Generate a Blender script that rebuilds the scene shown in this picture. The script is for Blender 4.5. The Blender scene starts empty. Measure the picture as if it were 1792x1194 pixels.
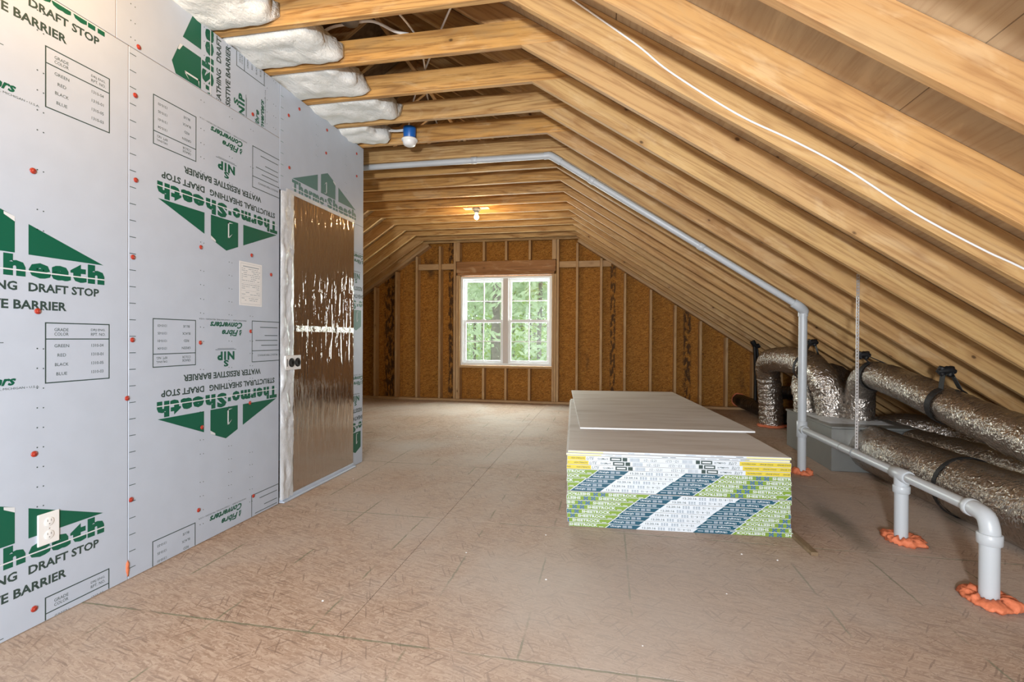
import bpy, bmesh, math, random
from mathutils import Vector, Matrix, noise as mnoise

random.seed(7)
PI = math.pi
SC = bpy.context.scene
COL = SC.collection

# ------------------------------------------------------------------ camera
YAW, PITCH, ROLL, FPX, CH = 0.191109, -0.005634, 0.005755, 853.678, 1.08


def camera():
    cy, sy = math.cos(YAW), math.sin(YAW)
    r = Vector((cy, sy, 0)); f = Vector((-sy, cy, 0)); u = Vector((0, 0, 1))
    f2 = f * math.cos(PITCH) + u * math.sin(PITCH)
    u2 = u * math.cos(PITCH) - f * math.sin(PITCH)
    r3 = r * math.cos(ROLL) + u2 * math.sin(ROLL)
    u3 = u2 * math.cos(ROLL) - r * math.sin(ROLL)
    m = Matrix.Identity(4)
    for i in range(3):
        m[i][0], m[i][1], m[i][2] = r3[i], u3[i], -f2[i]
    m[2][3] = CH
    cd = bpy.data.cameras.new('camera'); c = bpy.data.objects.new('camera', cd)
    COL.objects.link(c); c.matrix_world = m
    cd.sensor_width = 36.0; cd.lens = FPX * 36 / 1792; cd.clip_start = 0.02
    SC.camera = c


camera()

# ------------------------------------------------------------------ light
SC.view_settings.view_transform = 'Standard'
SC.view_settings.look = 'None'
SC.view_settings.gamma = 1.0
SC.view_settings.use_curve_mapping = False
SC.view_settings.exposure = 0.0

world = bpy.data.worlds.new('sky'); SC.world = world
world.use_nodes = True
bg = world.node_tree.nodes['Background']
bg.inputs['Color'].default_value = (0.90, 0.97, 1.0, 1)
bg.inputs['Strength'].default_value = 3.0


def area(name, loc, rot, sx, sy, power, col):
    l = bpy.data.lights.new(name, 'AREA'); l.shape = 'RECTANGLE'; l.size = sx; l.size_y = sy
    l.energy = power; l.color = col
    o = bpy.data.objects.new(name, l); COL.objects.link(o); o.location = loc; o.rotation_euler = rot
    return o


# daylight from the window in the gable behind the camera, and through the window in view
area('daylight_rear_window', (-0.6, -2.9, 1.35), (math.radians(90), 0, 0), 3.6, 2.0, 70, (0.80, 0.91, 1.0))
# the photographer's flash in a small softbox, a step behind the camera
area('camera_flash', (-0.2, -1.3, 1.2), (math.radians(94), 0, 0), .2, .2, 158, (0.92, 0.96, 1.0))
area('daylight_far_window', (-1.67, 8.35, 1.4), (math.radians(-78), 0, 0), 1.5, 1.45, 170, (0.95, 1.0, 0.97))
# the attic's own bare bulbs: the one out of frame overhead by the left wall is here, the far one is with its holder
l = bpy.data.lights.new('near_bulb', 'POINT'); l.energy = 20; l.color = (1.0, 0.60, 0.22); l.shadow_soft_size = 0.035
o = bpy.data.objects.new('near_bulb', l); COL.objects.link(o); o.location = (-1.55, 1.35, 2.55)

# ------------------------------------------------------------------ helpers


def tag(o, label=None, cat=None, group=None, kind=None):
    if label: o['label'] = label
    if cat: o['category'] = cat
    if group: o['group'] = group
    if kind: o['kind'] = kind
    return o


WL = {}


def wloc(o):
    return WL.get(o.name, Vector((0, 0, 0))) if o else Vector((0, 0, 0))


def adopt(o, parent, world):
    """world: translation of o in the world; parents are only translated"""
    world = Vector(world)
    WL[o.name] = world
    if parent: o.parent = parent
    o.location = world - wloc(parent)


def empty(name, loc, label=None, cat=None, group=None, kind=None):
    o = bpy.data.objects.new(name, None); COL.objects.link(o); o.empty_display_size = .1
    WL[o.name] = Vector(loc); o.location = loc
    return tag(o, label, cat, group, kind)


class MB:
    def __init__(s): s.v = []; s.f = []; s.m = []; s.sm = []

    def add(s, vs, fs, mi=0, smooth=False):
        b = len(s.v); s.v += [tuple(v) for v in vs]
        for f in fs:
            s.f.append(tuple(b + i for i in f)); s.m.append(mi); s.sm.append(smooth)

    def box(s, x0, x1, y0, y1, z0, z1, mi=0):
        s.add([(x0, y0, z0), (x1, y0, z0), (x1, y1, z0), (x0, y1, z0), (x0, y0, z1), (x1, y0, z1), (x1, y1, z1), (x0, y1, z1)],
              [(0, 3, 2, 1), (4, 5, 6, 7), (0, 1, 5, 4), (1, 2, 6, 5), (2, 3, 7, 6), (3, 0, 4, 7)], mi)

    def prism_xz(s, poly, y0, y1, mi=0):
        n = len(poly)
        a = sum(poly[i][0] * poly[(i + 1) % n][1] - poly[(i + 1) % n][0] * poly[i][1] for i in range(n))
        if a < 0: poly = poly[::-1]
        vs = [(x, y0, z) for x, z in poly] + [(x, y1, z) for x, z in poly]
        fs = [tuple(range(n)), tuple(range(2 * n - 1, n - 1, -1))]
        for i in range(n):
            j = (i + 1) % n; fs.append((j, i, n + i, n + j))
        s.add(vs, fs, mi)

    def tube(s, pts, rad, n=12, caps=True, mi=0, smooth=True, wob=None):
        P = [Vector(p) for p in pts]; N = len(P)
        R = rad if callable(rad) else (lambda i: rad)
        t = []
        for i in range(N):
            d = (P[min(i + 1, N - 1)] - P[max(i - 1, 0)]); t.append(d.normalized())
        ref = Vector((0, 0, 1)) if abs(t[0].z) < .9 else Vector((1, 0, 0))
        nrm = (ref - t[0] * ref.dot(t[0])).normalized()
        vs = []; fs = []
        for i in range(N):
            nrm = (nrm - t[i] * nrm.dot(t[i])).normalized(); bi = t[i].cross(nrm)
            for k in range(n):
                a = 2 * PI * k / n; r = R(i) * (wob(i, k) if wob else 1)
                vs.append(P[i] + (nrm * math.cos(a) + bi * math.sin(a)) * r)
        for i in range(N - 1):
            for k in range(n):
                k2 = (k + 1) % n
                fs.append((i * n + k, i * n + k2, (i + 1) * n + k2, (i + 1) * n + k))
        s.add(vs, fs, mi, smooth)
        if caps:
            s.add([vs[k] for k in range(n)], [tuple(range(n - 1, -1, -1))], mi)
            s.add([vs[(N - 1) * n + k] for k in range(n)], [tuple(range(n))], mi)

    def lathe(s, prof, c, n=20, mi=0, axis='z', smooth=True):
        """prof: (r, h) list"""
        vs = []; fs = []
        for r, h in prof:
            for k in range(n):
                a = 2 * PI * k / n; x, y = r * math.cos(a), r * math.sin(a)
                p = {'z': (x, y, h), 'x': (h, x, y), 'y': (y, h, x)}[axis]
                vs.append((c[0] + p[0], c[1] + p[1], c[2] + p[2]))
        for i in range(len(prof) - 1):
            for k in range(n):
                k2 = (k + 1) % n
                fs.append((i * n + k, i * n + k2, (i + 1) * n + k2, (i + 1) * n + k))
        fs.append(tuple(range(n - 1, -1, -1))); fs.append(tuple((len(prof) - 1) * n + k for k in range(n)))
        s.add(vs, fs, mi, smooth)

    def mesh(s, name, mats, org=(0, 0, 0), bevel=0, segs=1):
        me = bpy.data.meshes.new(name)
        me.from_pydata([(x - org[0], y - org[1], z - org[2]) for x, y, z in s.v], [], s.f)
        for m in mats: me.materials.append(m)
        for p, mi, sm in zip(me.polygons, s.m, s.sm): p.material_index = mi; p.use_smooth = sm
        if bevel:
            b = bmesh.new(); b.from_mesh(me)
            bmesh.ops.remove_doubles(b, verts=b.verts, dist=1e-5)
            es = [e for e in b.edges if len(e.link_faces) == 2 and e.calc_face_angle(0) > .5]
            bmesh.ops.bevel(b, geom=es, offset=bevel, segments=segs, affect='EDGES', profile=.5)
            b.to_mesh(me); b.free()
        me.update()
        return me

    def build(s, name, mats, parent=None, org=None, bevel=0, segs=1):
        if not isinstance(mats, (list, tuple)): mats = [mats]
        if org is None: org = wloc(parent) if parent else (0, 0, 0)
        o = bpy.data.objects.new(name, s.mesh(name, mats, org, bevel, segs)); COL.objects.link(o)
        adopt(o, parent, org)
        return o


def inst(name, me, loc, rot=(0, 0, 0), parent=None):
    o = bpy.data.objects.new(name, me); COL.objects.link(o); o.rotation_euler = rot
    adopt(o, parent, loc)
    return o


def board_mesh(name, L, w, t, mat, bevel=.003):
    """x 0..L (grain), y +-t/2, z 0..w"""
    b = MB(); b.box(0, L, -t / 2, t / 2, 0, w)
    return b.mesh(name, [mat], bevel=bevel)


BC = {}


def board(name, L, w, t, loc, rot, mat, parent):
    k = (round(L, 4), w, t, mat.name)
    if k not in BC: BC[k] = board_mesh(name, L, w, t, mat)
    return inst(name, BC[k], loc, rot, parent)


def poly_board_mesh(name, poly, th, t, mat, bevel=.003):
    """prism of an XZ outline whose grain runs at angle th (down from +X); local origin = poly[0]"""
    ox, oz = poly[0]; c, s = math.cos(th), math.sin(th)
    loc = [((x - ox) * c - (z - oz) * s, (x - ox) * s + (z - oz) * c) for x, z in poly]
    b = MB(); b.prism_xz(loc, -t / 2, t / 2)
    return b.mesh(name, [mat], bevel=bevel)


def catmull(P, per=10):
    P = [Vector(p) for p in P]; P = [P[0] * 2 - P[1]] + P + [P[-1] * 2 - P[-2]]
    out = []
    for i in range(1, len(P) - 2):
        a, b, c, d = P[i - 1:i + 3]
        for k in range(per):
            t = k / per
            out.append(.5 * (2 * b + (c - a) * t + (2 * a - 5 * b + 4 * c - d) * t * t + (3 * b - a - 3 * c + d) * t ** 3))
    out.append(P[-2]); return out


# ---- lettering: flat print as thin meshes
TC = {}


def text2d(s, bold=0.0, shear=0.0):
    space = 1.2 if bold >= .05 else 1.0
    k = (s, bold, shear)
    if k in TC: return TC[k]
    cu = bpy.data.curves.new('txt', 'FONT'); cu.body = s; cu.offset = bold; cu.shear = shear; cu.resolution_u = 2
    cu.space_character = space; cu.fill_mode = 'FRONT'; cu.dimensions = '2D'
    ob = bpy.data.objects.new('txt', cu); COL.objects.link(ob)
    bpy.context.view_layer.update()
    dg = bpy.context.evaluated_depsgraph_get()
    me = bpy.data.meshes.new_from_object(ob.evaluated_get(dg))
    vs = [(v.co.x, v.co.y) for v in me.vertices]; fs = [tuple(p.vertices) for p in me.polygons]
    bpy.data.objects.remove(ob); bpy.data.curves.remove(cu); bpy.data.meshes.remove(me)
    x0 = min(v[0] for v in vs); x1 = max(v[0] for v in vs); y0 = min(v[1] for v in vs); y1 = max(v[1] for v in vs)
    vs = [((x - x0) / (x1 - x0), (y - y0) / (y1 - y0)) for x, y in vs]
    TC[k] = (vs, fs); return TC[k]


class Print:
    """2D shapes (polygon, colour index, layer)"""
    def __init__(s): s.p = []

    def poly(s, pts, m, l=0): s.p.append(([tuple(p) for p in pts], m, l))

    def rect(s, x0, y0, x1, y1, m, l=0): s.poly([(x0, y0), (x1, y0), (x1, y1), (x0, y1)], m, l)

    def frame(s, x0, y0, x1, y1, w, m, l=0):
        s.rect(x0, y0, x1, y0 + w, m, l); s.rect(x0, y1 - w, x1, y1, m, l)
        s.rect(x0, y0 + w, x0 + w, y1 - w, m, l); s.rect(x1 - w, y0 + w, x1, y1 - w, m, l)

    def text(s, t, x0, y0, x1, y1, m, l=0, bold=0.0, shear=0.0, flip=False):
        vs, fs = text2d(t, bold, shear)
        for f in fs:
            q = []
            for i in f:
                u, v = vs[i]
                if flip: u, v = 1 - u, 1 - v
                q.append((x0 + u * (x1 - x0), y0 + v * (y1 - y0)))
            s.poly(q, m, l)

    def extend(s, o, fn):
        for pts, m, l in o.p: s.p.append(([fn(*q) for q in pts], m, l))

    def clip(s, x0, y0, x1, y1):
        out = []
        for pts, m, l in s.p:
            for ax, lim, sg in ((0, x0, 1), (0, x1, -1), (1, y0, 1), (1, y1, -1)):
                if all(sg * (q[ax] - lim) >= 0 for q in pts): continue
                r = []
                for i in range(len(pts)):
                    a, b = pts[i], pts[(i + 1) % len(pts)]
                    da, db = sg * (a[ax] - lim), sg * (b[ax] - lim)
                    if da >= 0: r.append(a)
                    if (da >= 0) != (db >= 0):
                        t = da / (da - db); r.append((a[0] + (b[0] - a[0]) * t, a[1] + (b[1] - a[1]) * t))
                pts = r
                if len(pts) < 3: break
            if len(pts) >= 3: out.append((pts, m, l))
        s.p = out; return s

    def build(s, name, mats, fn, parent, nrm, lift=.0004, org=None):
        """fn maps (x, y) to a point; nrm the outward direction"""
        b = MB(); nrm = Vector(nrm)
        for pts, m, l in s.p:
            q = [Vector(fn(*p)) + nrm * (lift * (l + 1)) for p in pts]
            n = Vector((0, 0, 0))
            for i in range(1, len(q) - 1): n += (q[i] - q[0]).cross(q[i + 1] - q[0])
            if n.dot(nrm) < 0: q = q[::-1]
            b.add(q, [tuple(range(len(q)))], m)
        return b.build(name, mats, parent, org)


# ------------------------------------------------------------------ materials
def mat(name):
    m = bpy.data.materials.new(name); m.use_nodes = True
    return m, m.node_tree, m.node_tree.nodes['Principled BSDF']


def nd(nt, typ, **kw):
    n = nt.nodes.new(typ)
    for k, v in kw.items():
        if k in n.inputs: n.inputs[k].default_value = v
        else: setattr(n, k, v)
    return n


def lk(nt, a, b): nt.links.new(a, b)


def ramp(nt, fac, stops, interp='LINEAR'):
    r = nt.nodes.new('ShaderNodeValToRGB'); r.color_ramp.interpolation = interp
    e = r.color_ramp.elements
    while len(e) < len(stops): e.new(.5)
    for i, (p, c) in enumerate(stops):
        e[i].position = p; e[i].color = (*c, 1) if len(c) == 3 else c
    lk(nt, fac, r.inputs[0]); return r.outputs[0]


def mixc(nt, fac, a, b, mode='MIX'):
    m = nt.nodes.new('ShaderNodeMix'); m.data_type = 'RGBA'; m.blend_type = mode
    for s, v in ((0, fac), (6, a), (7, b)):
        if hasattr(v, 'is_linked'): lk(nt, v, m.inputs[s])
        elif s == 0: m.inputs[0].default_value = v
        else: m.inputs[s].default_value = (*v, 1)
    return m.outputs[2]


def math_(nt, op, a, b=None, c=None):
    m = nt.nodes.new('ShaderNodeMath'); m.operation = op
    for i, v in enumerate((a, b, c)):
        if v is None: continue
        if hasattr(v, 'is_linked'): lk(nt, v, m.inputs[i])
        else: m.inputs[i].default_value = v
    return m.outputs[0]


def bump(nt, h, strength, dist=.01):
    b = nd(nt, 'ShaderNodeBump'); b.inputs['Strength'].default_value = strength; b.inputs['Distance'].default_value = dist
    lk(nt, h, b.inputs['Height']); return b.outputs[0]


def plain(name, col, rough=.5, metal=0.0, bumps=None):
    m, nt, p = mat(name)
    p.inputs['Base Color'].default_value = (*col, 1); p.inputs['Roughness'].default_value = rough; p.inputs['Metallic'].default_value = metal
    if bumps:
        tc = nd(nt, 'ShaderNodeTexCoord'); n = nd(nt, 'ShaderNodeTexNoise'); n.inputs['Scale'].default_value = bumps[0]; n.inputs['Detail'].default_value = 4
        lk(nt, tc.outputs['Object'], n.inputs['Vector'])
        lk(nt, bump(nt, n.outputs[0], bumps[1], .005), p.inputs['Normal'])
        lk(nt, mixc(nt, n.outputs[0], tuple(c * .93 for c in col), tuple(min(1, c * 1.05) for c in col)), p.inputs['Base Color'])
    return m


def mapping(nt, vec, scale, rot=(0, 0, 0)):
    mp = nd(nt, 'ShaderNodeMapping'); mp.inputs['Scale'].default_value = scale; mp.inputs['Rotation'].default_value = rot
    lk(nt, vec, mp.inputs['Vector']); return mp.outputs[0]


def noise(nt, vec, scale=1, detail=3, dist=0, rough=.5):
    n = nd(nt, 'ShaderNodeTexNoise'); lk(nt, vec, n.inputs['Vector'])
    for k, v in (('Scale', scale), ('Detail', detail), ('Distortion', dist), ('Roughness', rough)): n.inputs[k].default_value = v
    return n.outputs[0]


def voro(nt, vec, scale=1, rnd=1.0):
    n = nd(nt, 'ShaderNodeTexVoronoi'); lk(nt, vec, n.inputs['Vector']); n.inputs['Scale'].default_value = scale; n.inputs['Randomness'].default_value = rnd
    return n


def wood(name, tints, dark, grain=.35, lines=9, knots=.5, rough=.62):
    """lumber; grain along the board's own x"""
    m, nt, p = mat(name)
    tc = nd(nt, 'ShaderNodeTexCoord'); oi = nd(nt, 'ShaderNodeObjectInfo')
    off = nd(nt, 'ShaderNodeVectorMath'); off.operation = 'MULTIPLY_ADD'
    cmb = nd(nt, 'ShaderNodeCombineXYZ')
    for i in range(3): lk(nt, oi.outputs['Random'], cmb.inputs[i])
    lk(nt, cmb.outputs[0], off.inputs[0]); off.inputs[1].default_value = (53, 31, 17); lk(nt, tc.outputs['Object'], off.inputs[2])
    v = off.outputs[0]
    big = noise(nt, mapping(nt, v, (.34, 6.5, 6.5)), 1, 2, .3)
    cath = math_(nt, 'PINGPONG', math_(nt, 'MULTIPLY', big, lines), .5)
    cath = math_(nt, 'POWER', math_(nt, 'MULTIPLY', cath, 2.0), 3.0)
    fine = noise(nt, mapping(nt, v, (3.5, 70, 70)), 1, 5, .4, .65)
    blot = noise(nt, mapping(nt, v, (3.2, 9, 9)), 1, 4, .8, .6)
    soft = noise(nt, mapping(nt, v, (.8, 3, 3)), 1, 3, 0)
    base = ramp(nt, oi.outputs['Random'], [(i / (len(tints) - 1), t) for i, t in enumerate(tints)])
    base = mixc(nt, math_(nt, 'MULTIPLY', soft, .55), base, tuple(c * .72 for c in tints[0]))
    c = mixc(nt, math_(nt, 'MULTIPLY', cath, grain), base, dark)
    c = mixc(nt, math_(nt, 'MULTIPLY', nd_smooth(nt, fine, .45, .75), grain * 1.2), c, dark)
    c = mixc(nt, math_(nt, 'MULTIPLY', nd_smooth(nt, blot, .52, .72), .45), c, tuple(a * .62 + b_ * .25 for a, b_ in zip(tints[-1], dark)))
    c = mixc(nt, math_(nt, 'MULTIPLY', nd_smooth(nt, blot, .48, .30), .22), c, (.80, .62, .38))
    # knots
    kv = voro(nt, mapping(nt, v, (5.0, 7.5, 7.5)), 1, 1)
    wob = math_(nt, 'ADD', kv.outputs['Distance'], math_(nt, 'MULTIPLY', fine, .05))
    sel = nd(nt, 'ShaderNodeSeparateColor'); lk(nt, kv.outputs['Color'], sel.inputs[0])
    has = math_(nt, 'LESS_THAN', sel.outputs[0], knots * .95)
    k1 = math_(nt, 'MULTIPLY', math_(nt, 'SUBTRACT', 1.0, nd_smooth(nt, wob, .06, .12)), has)
    k2 = math_(nt, 'MULTIPLY', math_(nt, 'SUBTRACT', 1.0, nd_smooth(nt, wob, .10, .34)), has)
    c = mixc(nt, math_(nt, 'MULTIPLY', k2, .35), c, dark)
    c = mixc(nt, math_(nt, 'MULTIPLY', k1, .85), c, tuple(x * .25 for x in dark))
    lk(nt, c, p.inputs['Base Color']); p.inputs['Roughness'].default_value = rough
    p.inputs['Specular IOR Level'].default_value = .3
    lk(nt, bump(nt, fine, .25, .002), p.inputs['Normal'])
    return m


def nd_smooth(nt, val, a, b):
    mr = nd(nt, 'ShaderNodeMapRange'); mr.interpolation_type = 'SMOOTHSTEP'
    lk(nt, val, mr.inputs['Value']); mr.inputs['From Min'].default_value = a; mr.inputs['From Max'].default_value = b
    return mr.outputs[0]


def osb(name, stops, plane='xy', dust=None, lines=False, patch=None, rough=.75, sz=1.0):
    """oriented strand board: overlapping chips in three directions"""
    m, nt, p = mat(name)
    tc = nd(nt, 'ShaderNodeTexCoord'); geo = nd(nt, 'ShaderNodeNewGeometry')
    pos = geo.outputs['Position']
    if plane == 'xz':
        pos = mapping(nt, pos, (1, 1, 1), (PI / 2, 0, 0))
    warp = nd(nt, 'ShaderNodeVectorMath'); warp.operation = 'MULTIPLY_ADD'
    nz = nd(nt, 'ShaderNodeTexNoise'); nz.inputs['Scale'].default_value = 9; lk(nt, pos, nz.inputs['Vector'])
    lk(nt, nz.outputs['Color'], warp.inputs[0]); warp.inputs[1].default_value = (.02, .02, 0); lk(nt, pos, warp.inputs[2])
    wv = warp.outputs[0]
    vals = []
    for rot, sx, sy in ((.30, 22, 190), (-.5, 28, 210), (1.25, 30, 200)):
        vo = voro(nt, mapping(nt, mapping(nt, wv, (1, 1, 1), (0, 0, rot)), (sx * sz, sy * sz, 1)), 1, 1)
        # rotate before scaling: use a second mapping
        s = nd(nt, 'ShaderNodeSeparateColor'); lk(nt, vo.outputs['Color'], s.inputs[0]); vals.append((s.outputs[0], vo.outputs['Distance']))
    msk = noise(nt, mapping(nt, pos, (48 * sz, 48 * sz, 1)), 1, 3)
    a = nt.nodes.new('ShaderNodeMix'); lk(nt, math_(nt, 'GREATER_THAN', msk, .53), a.inputs[0]); lk(nt, vals[0][0], a.inputs[2]); lk(nt, vals[1][0], a.inputs[3])
    b = nt.nodes.new('ShaderNodeMix'); lk(nt, math_(nt, 'GREATER_THAN', msk, .6), b.inputs[0]); lk(nt, a.outputs[0], b.inputs[2]); lk(nt, vals[2][0], b.inputs[3])
    fine = noise(nt, mapping(nt, wv, (20, 180, 1), (0, 0, .2)), 1, 3)
    val = math_(nt, 'ADD', math_(nt, 'MULTIPLY', b.outputs[0], .6), math_(nt, 'MULTIPLY', fine, .4))
    c = ramp(nt, val, stops)
    # thin dark slivers lying over the chips
    for rot, sel_ in ((.2, .2), (-.9, .15), (1.1, .12)):
        sv = voro(nt, mapping(nt, mapping(nt, wv, (1, 1, 1), (0, 0, rot)), (8 * sz, 110 * sz, 1)), 1, 1)
        sc_ = nd(nt, 'ShaderNodeSeparateColor'); lk(nt, sv.outputs['Color'], sc_.inputs[0])
        on = math_(nt, 'MULTIPLY', math_(nt, 'LESS_THAN', sc_.outputs[0], sel_), math_(nt, 'LESS_THAN', sv.outputs['Distance'], .34))
        c = mixc(nt, math_(nt, 'MULTIPLY', on, .6), c, stops[0][1])
    if patch:
        pn = noise(nt, mapping(nt, pos, patch[1]), 1, 3, .2)
        c = mixc(nt, math_(nt, 'MULTIPLY', nd_smooth(nt, pn, patch[2], patch[2] + .12), patch[3]), c, patch[0])
    if plane == 'xz':
        sx_ = nd(nt, 'ShaderNodeSeparateXYZ'); lk(nt, geo.outputs['Position'], sx_.inputs[0])
        tot = None
        for x0_, w_ in ((.10, .045), (-2.66, .05), (-3.80, .10), (1.26, .06), (-4.9, .05), (2.5, .06)):
            d_ = math_(nt, 'ABSOLUTE', math_(nt, 'SUBTRACT', sx_.outputs[0], x0_))
            k_ = math_(nt, 'SUBTRACT', 1.0, nd_smooth(nt, d_, w_ * .6, w_ * 1.3))
            tot = k_ if tot is None else math_(nt, 'MAXIMUM', tot, k_)
        bl_ = nd_smooth(nt, noise(nt, mapping(nt, geo.outputs['Position'], (26, 1, 9)), 1, 4), .42, .56)
        c = mixc(nt, math_(nt, 'MULTIPLY', math_(nt, 'MULTIPLY', tot, bl_), .85), c, (.03, .016, .008))
    if dust:
        dn = noise(nt, pos, .9, 5, .3)
        f = nd_smooth(nt, dn, .38, .66)
        c = mixc(nt, math_(nt, 'ADD', math_(nt, 'MULTIPLY', f, dust[1]), dust[2]), c, dust[0])
    if lines:
        sx = nd(nt, 'ShaderNodeSeparateXYZ'); lk(nt, pos, sx.inputs[0])
        # printed green nailing lines on the sheets, worn away in places
        def line(src, offs, step, w, thr):
            q = math_(nt, 'PINGPONG', math_(nt, 'ADD', math_(nt, 'ADD', src, offs), math_(nt, 'MULTIPLY', noise(nt, pos, 25, 2), .012)), step / 2)
            q = math_(nt, 'LESS_THAN', q, w)
            wn = noise(nt, pos, 3.0, 3)
            return math_(nt, 'MULTIPLY', q, nd_smooth(nt, wn, thr, thr + .1))
        g = math_(nt, 'MAXIMUM', line(sx.outputs[0], 1.06, .39, .0042, .48), line(sx.outputs[1], -1.61 + 5.85, 1.17, .0045, .40))
        c = mixc(nt, math_(nt, 'MULTIPLY', g, .6), c, (.11, .15, .08))
        # rub of green on the floor by the stack and white plaster dust in front of it, each a patch of its own
        def spot(cx, cy, ax, ay, rot, thr):
            mp = nd(nt, 'ShaderNodeMapping'); mp.vector_type = 'TEXTURE'
            mp.inputs['Location'].default_value = (cx, cy, 0); mp.inputs['Rotation'].default_value = (0, 0, rot); mp.inputs['Scale'].default_value = (ax, ay, 1)
            lk(nt, pos, mp.inputs['Vector'])
            sp = nd(nt, 'ShaderNodeSeparateXYZ'); lk(nt, mp.outputs[0], sp.inputs[0])
            d = math_(nt, 'SQRT', math_(nt, 'ADD', math_(nt, 'POWER', sp.outputs[0], 2.0), math_(nt, 'POWER', sp.outputs[1], 2.0)))
            d = math_(nt, 'ADD', d, math_(nt, 'MULTIPLY', noise(nt, pos, 4, 4), .7))
            return math_(nt, 'SUBTRACT', 1.0, nd_smooth(nt, d, .45, thr))
        c = mixc(nt, math_(nt, 'MULTIPLY', spot(1.36, 3.2, .13, .75, -.06, 1.2), .55), c, (.07, .085, .06))
        c = mixc(nt, math_(nt, 'MULTIPLY', spot(.2, 2.2, 1.3, .8, 0, 1.6), .55), c, (.52, .49, .46))
        c = mixc(nt, math_(nt, 'MULTIPLY', spot(-1.9, 4.6, .5, .35, .2, 1.4), .5), c, (.52, .50, .48))
    lk(nt, c, p.inputs['Base Color']); p.inputs['Roughness'].default_value = rough; p.inputs['Specular IOR Level'].default_value = .25
    lk(nt, bump(nt, b.outputs[0], .18, .003), p.inputs['Normal'])
    return m


def foil(name, col, rough, kind):
    m, nt, p = mat(name)
    tc = nd(nt, 'ShaderNodeTexCoord'); v = tc.outputs['Object']
    p.inputs['Metallic'].default_value = .95; p.inputs['Roughness'].default_value = rough
    if kind == 'duct':
        n1 = noise(nt, v, 17, 2, 2.6, .5); n2 = noise(nt, mapping(nt, v, (26, 90, 26)), 1, 2, 1.5)
        n3 = voro(nt, v, 38, 1).outputs['Distance']
        h = math_(nt, 'ADD', math_(nt, 'ADD', math_(nt, 'MULTIPLY', n1, .9), math_(nt, 'MULTIPLY', n2, .55)), math_(nt, 'MULTIPLY', n3, .2))
        lk(nt, bump(nt, h, .6, .02), p.inputs['Normal'])
        c = mixc(nt, n1, tuple(x * .75 for x in col), col)
    elif kind == 'door':
        n1 = noise(nt, mapping(nt, v, (1, 26, 4.5)), 1, 4, 1.2, .5); n2 = noise(nt, v, 5, 2)
        h = math_(nt, 'ADD', math_(nt, 'MULTIPLY', n1, .9), math_(nt, 'MULTIPLY', n2, .6))
        lk(nt, bump(nt, h, .36, .012), p.inputs['Normal'])
        c = mixc(nt, n2, tuple(x * .9 for x in col), col)
    else:
        n1 = noise(nt, v, 60, 4, 1.0, .6)
        lk(nt, bump(nt, n1, .6, .006), p.inputs['Normal'])
        c = mixc(nt, n1, tuple(x * .85 for x in col), col)
    lk(nt, c, p.inputs['Base Color'])
    return m


M = {}
M['pine'] = wood('rafter_pine', [(.55, .34, .14), (.70, .47, .20), (.47, .25, .10), (.68, .43, .16), (.50, .32, .15), (.60, .33, .12), (.64, .44, .22)], (.26, .115, .04), .52, 11, .6)
M['collar'] = wood('yellow_pine', [(.62, .37, .14), (.58, .38, .17), (.66, .34, .09), (.54, .36, .17)], (.25, .11, .03), .8, 11, .34)
M['stud'] = wood('stud_pine', [(.52, .33, .16), (.46, .28, .13), (.56, .37, .20)], (.24, .12, .05), .3, 8, .3)
M['header'] = wood('header_lumber', [(.34, .15, .05), (.40, .20, .08)], (.14, .06, .02), .45, 8, .3)
M['deck'] = wood('roof_plywood', [(.50, .38, .24), (.46, .34, .21)], (.28, .17, .09), .3, 10, .25)
M['floor'] = osb('floor_osb', [(0, (.17, .095, .06)), (.25, (.33, .21, .14)), (.55, (.45, .31, .22)), (.85, (.55, .41, .31)), (1, (.60, .48, .38))], dust=((.54, .485, .44), .5, .08), lines=True)
M['osb'] = osb('gable_osb', [(0, (.05, .014, .002)), (.35, (.22, .08, .010)), (.65, (.43, .185, .026)), (1, (.66, .37, .10))], 'xz',
               patch=((.035, .02, .012), (2.8, .9, 1), .62, .8), sz=1.5)
M['panel'] = plain('barrier_panel', (.50, .57, .68), .42, 0, (9, .05))
M['green'] = plain('green_print', (.002, .105, .06), .4)
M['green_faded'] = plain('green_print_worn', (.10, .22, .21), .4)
M['ink'] = plain('dark_print', (.03, .06, .055), .5)
M['white_ink'] = plain('white_print', (.68, .72, .76), .5)
M['pvc'] = plain('white_plastic_pipe', (.50, .53, .555), .35, 0, (3, .02))
M['vinyl'] = plain('white_vinyl', (.82, .84, .86), .35)
M['glaze'] = None
M['red'] = plain('red_plastic', (.40, .04, .022), .4)
M['batt'] = None
M['foam'] = plain('orange_foam', (.72, .20, .09), .7, 0, (60, .8))
M['foam_pale'] = plain('pale_foam', (.78, .72, .55), .7, 0, (60, .8))
M['duct'] = foil('duct_foil', (.52, .47, .42), .22, 'duct')
M['doorfoil'] = foil('board_foil', (.64, .59, .54), .07, 'door')
M['tape'] = foil('foil_tape', (.74, .78, .82), .38, 'tape')
M['tape'].node_tree.nodes['Principled BSDF'].inputs['Metallic'].default_value = .2
M['black'] = plain('black_sheet', (.008, .008, .009), .32, 0, (25, .5))
M['blackmatte'] = plain('black_strap', (.006, .006, .007), .6)
M['tin'] = plain('galvanised_sheet', (.30, .31, .30), .45, .7, (12, .1))
M['steel'] = plain('zinc_strap', (.75, .76, .78), .35, .8)
M['cable'] = plain('white_cable', (.80, .80, .78), .4)
M['blue'] = plain('blue_plastic', (.012, .13, .48), .35)
M['whitep'] = plain('white_plastic', (.84, .85, .85), .35)
M['grey'] = plain('grey_plastic', (.22, .22, .22), .5)
M['paper'] = plain('paper', (.80, .81, .82), .7)
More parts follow.
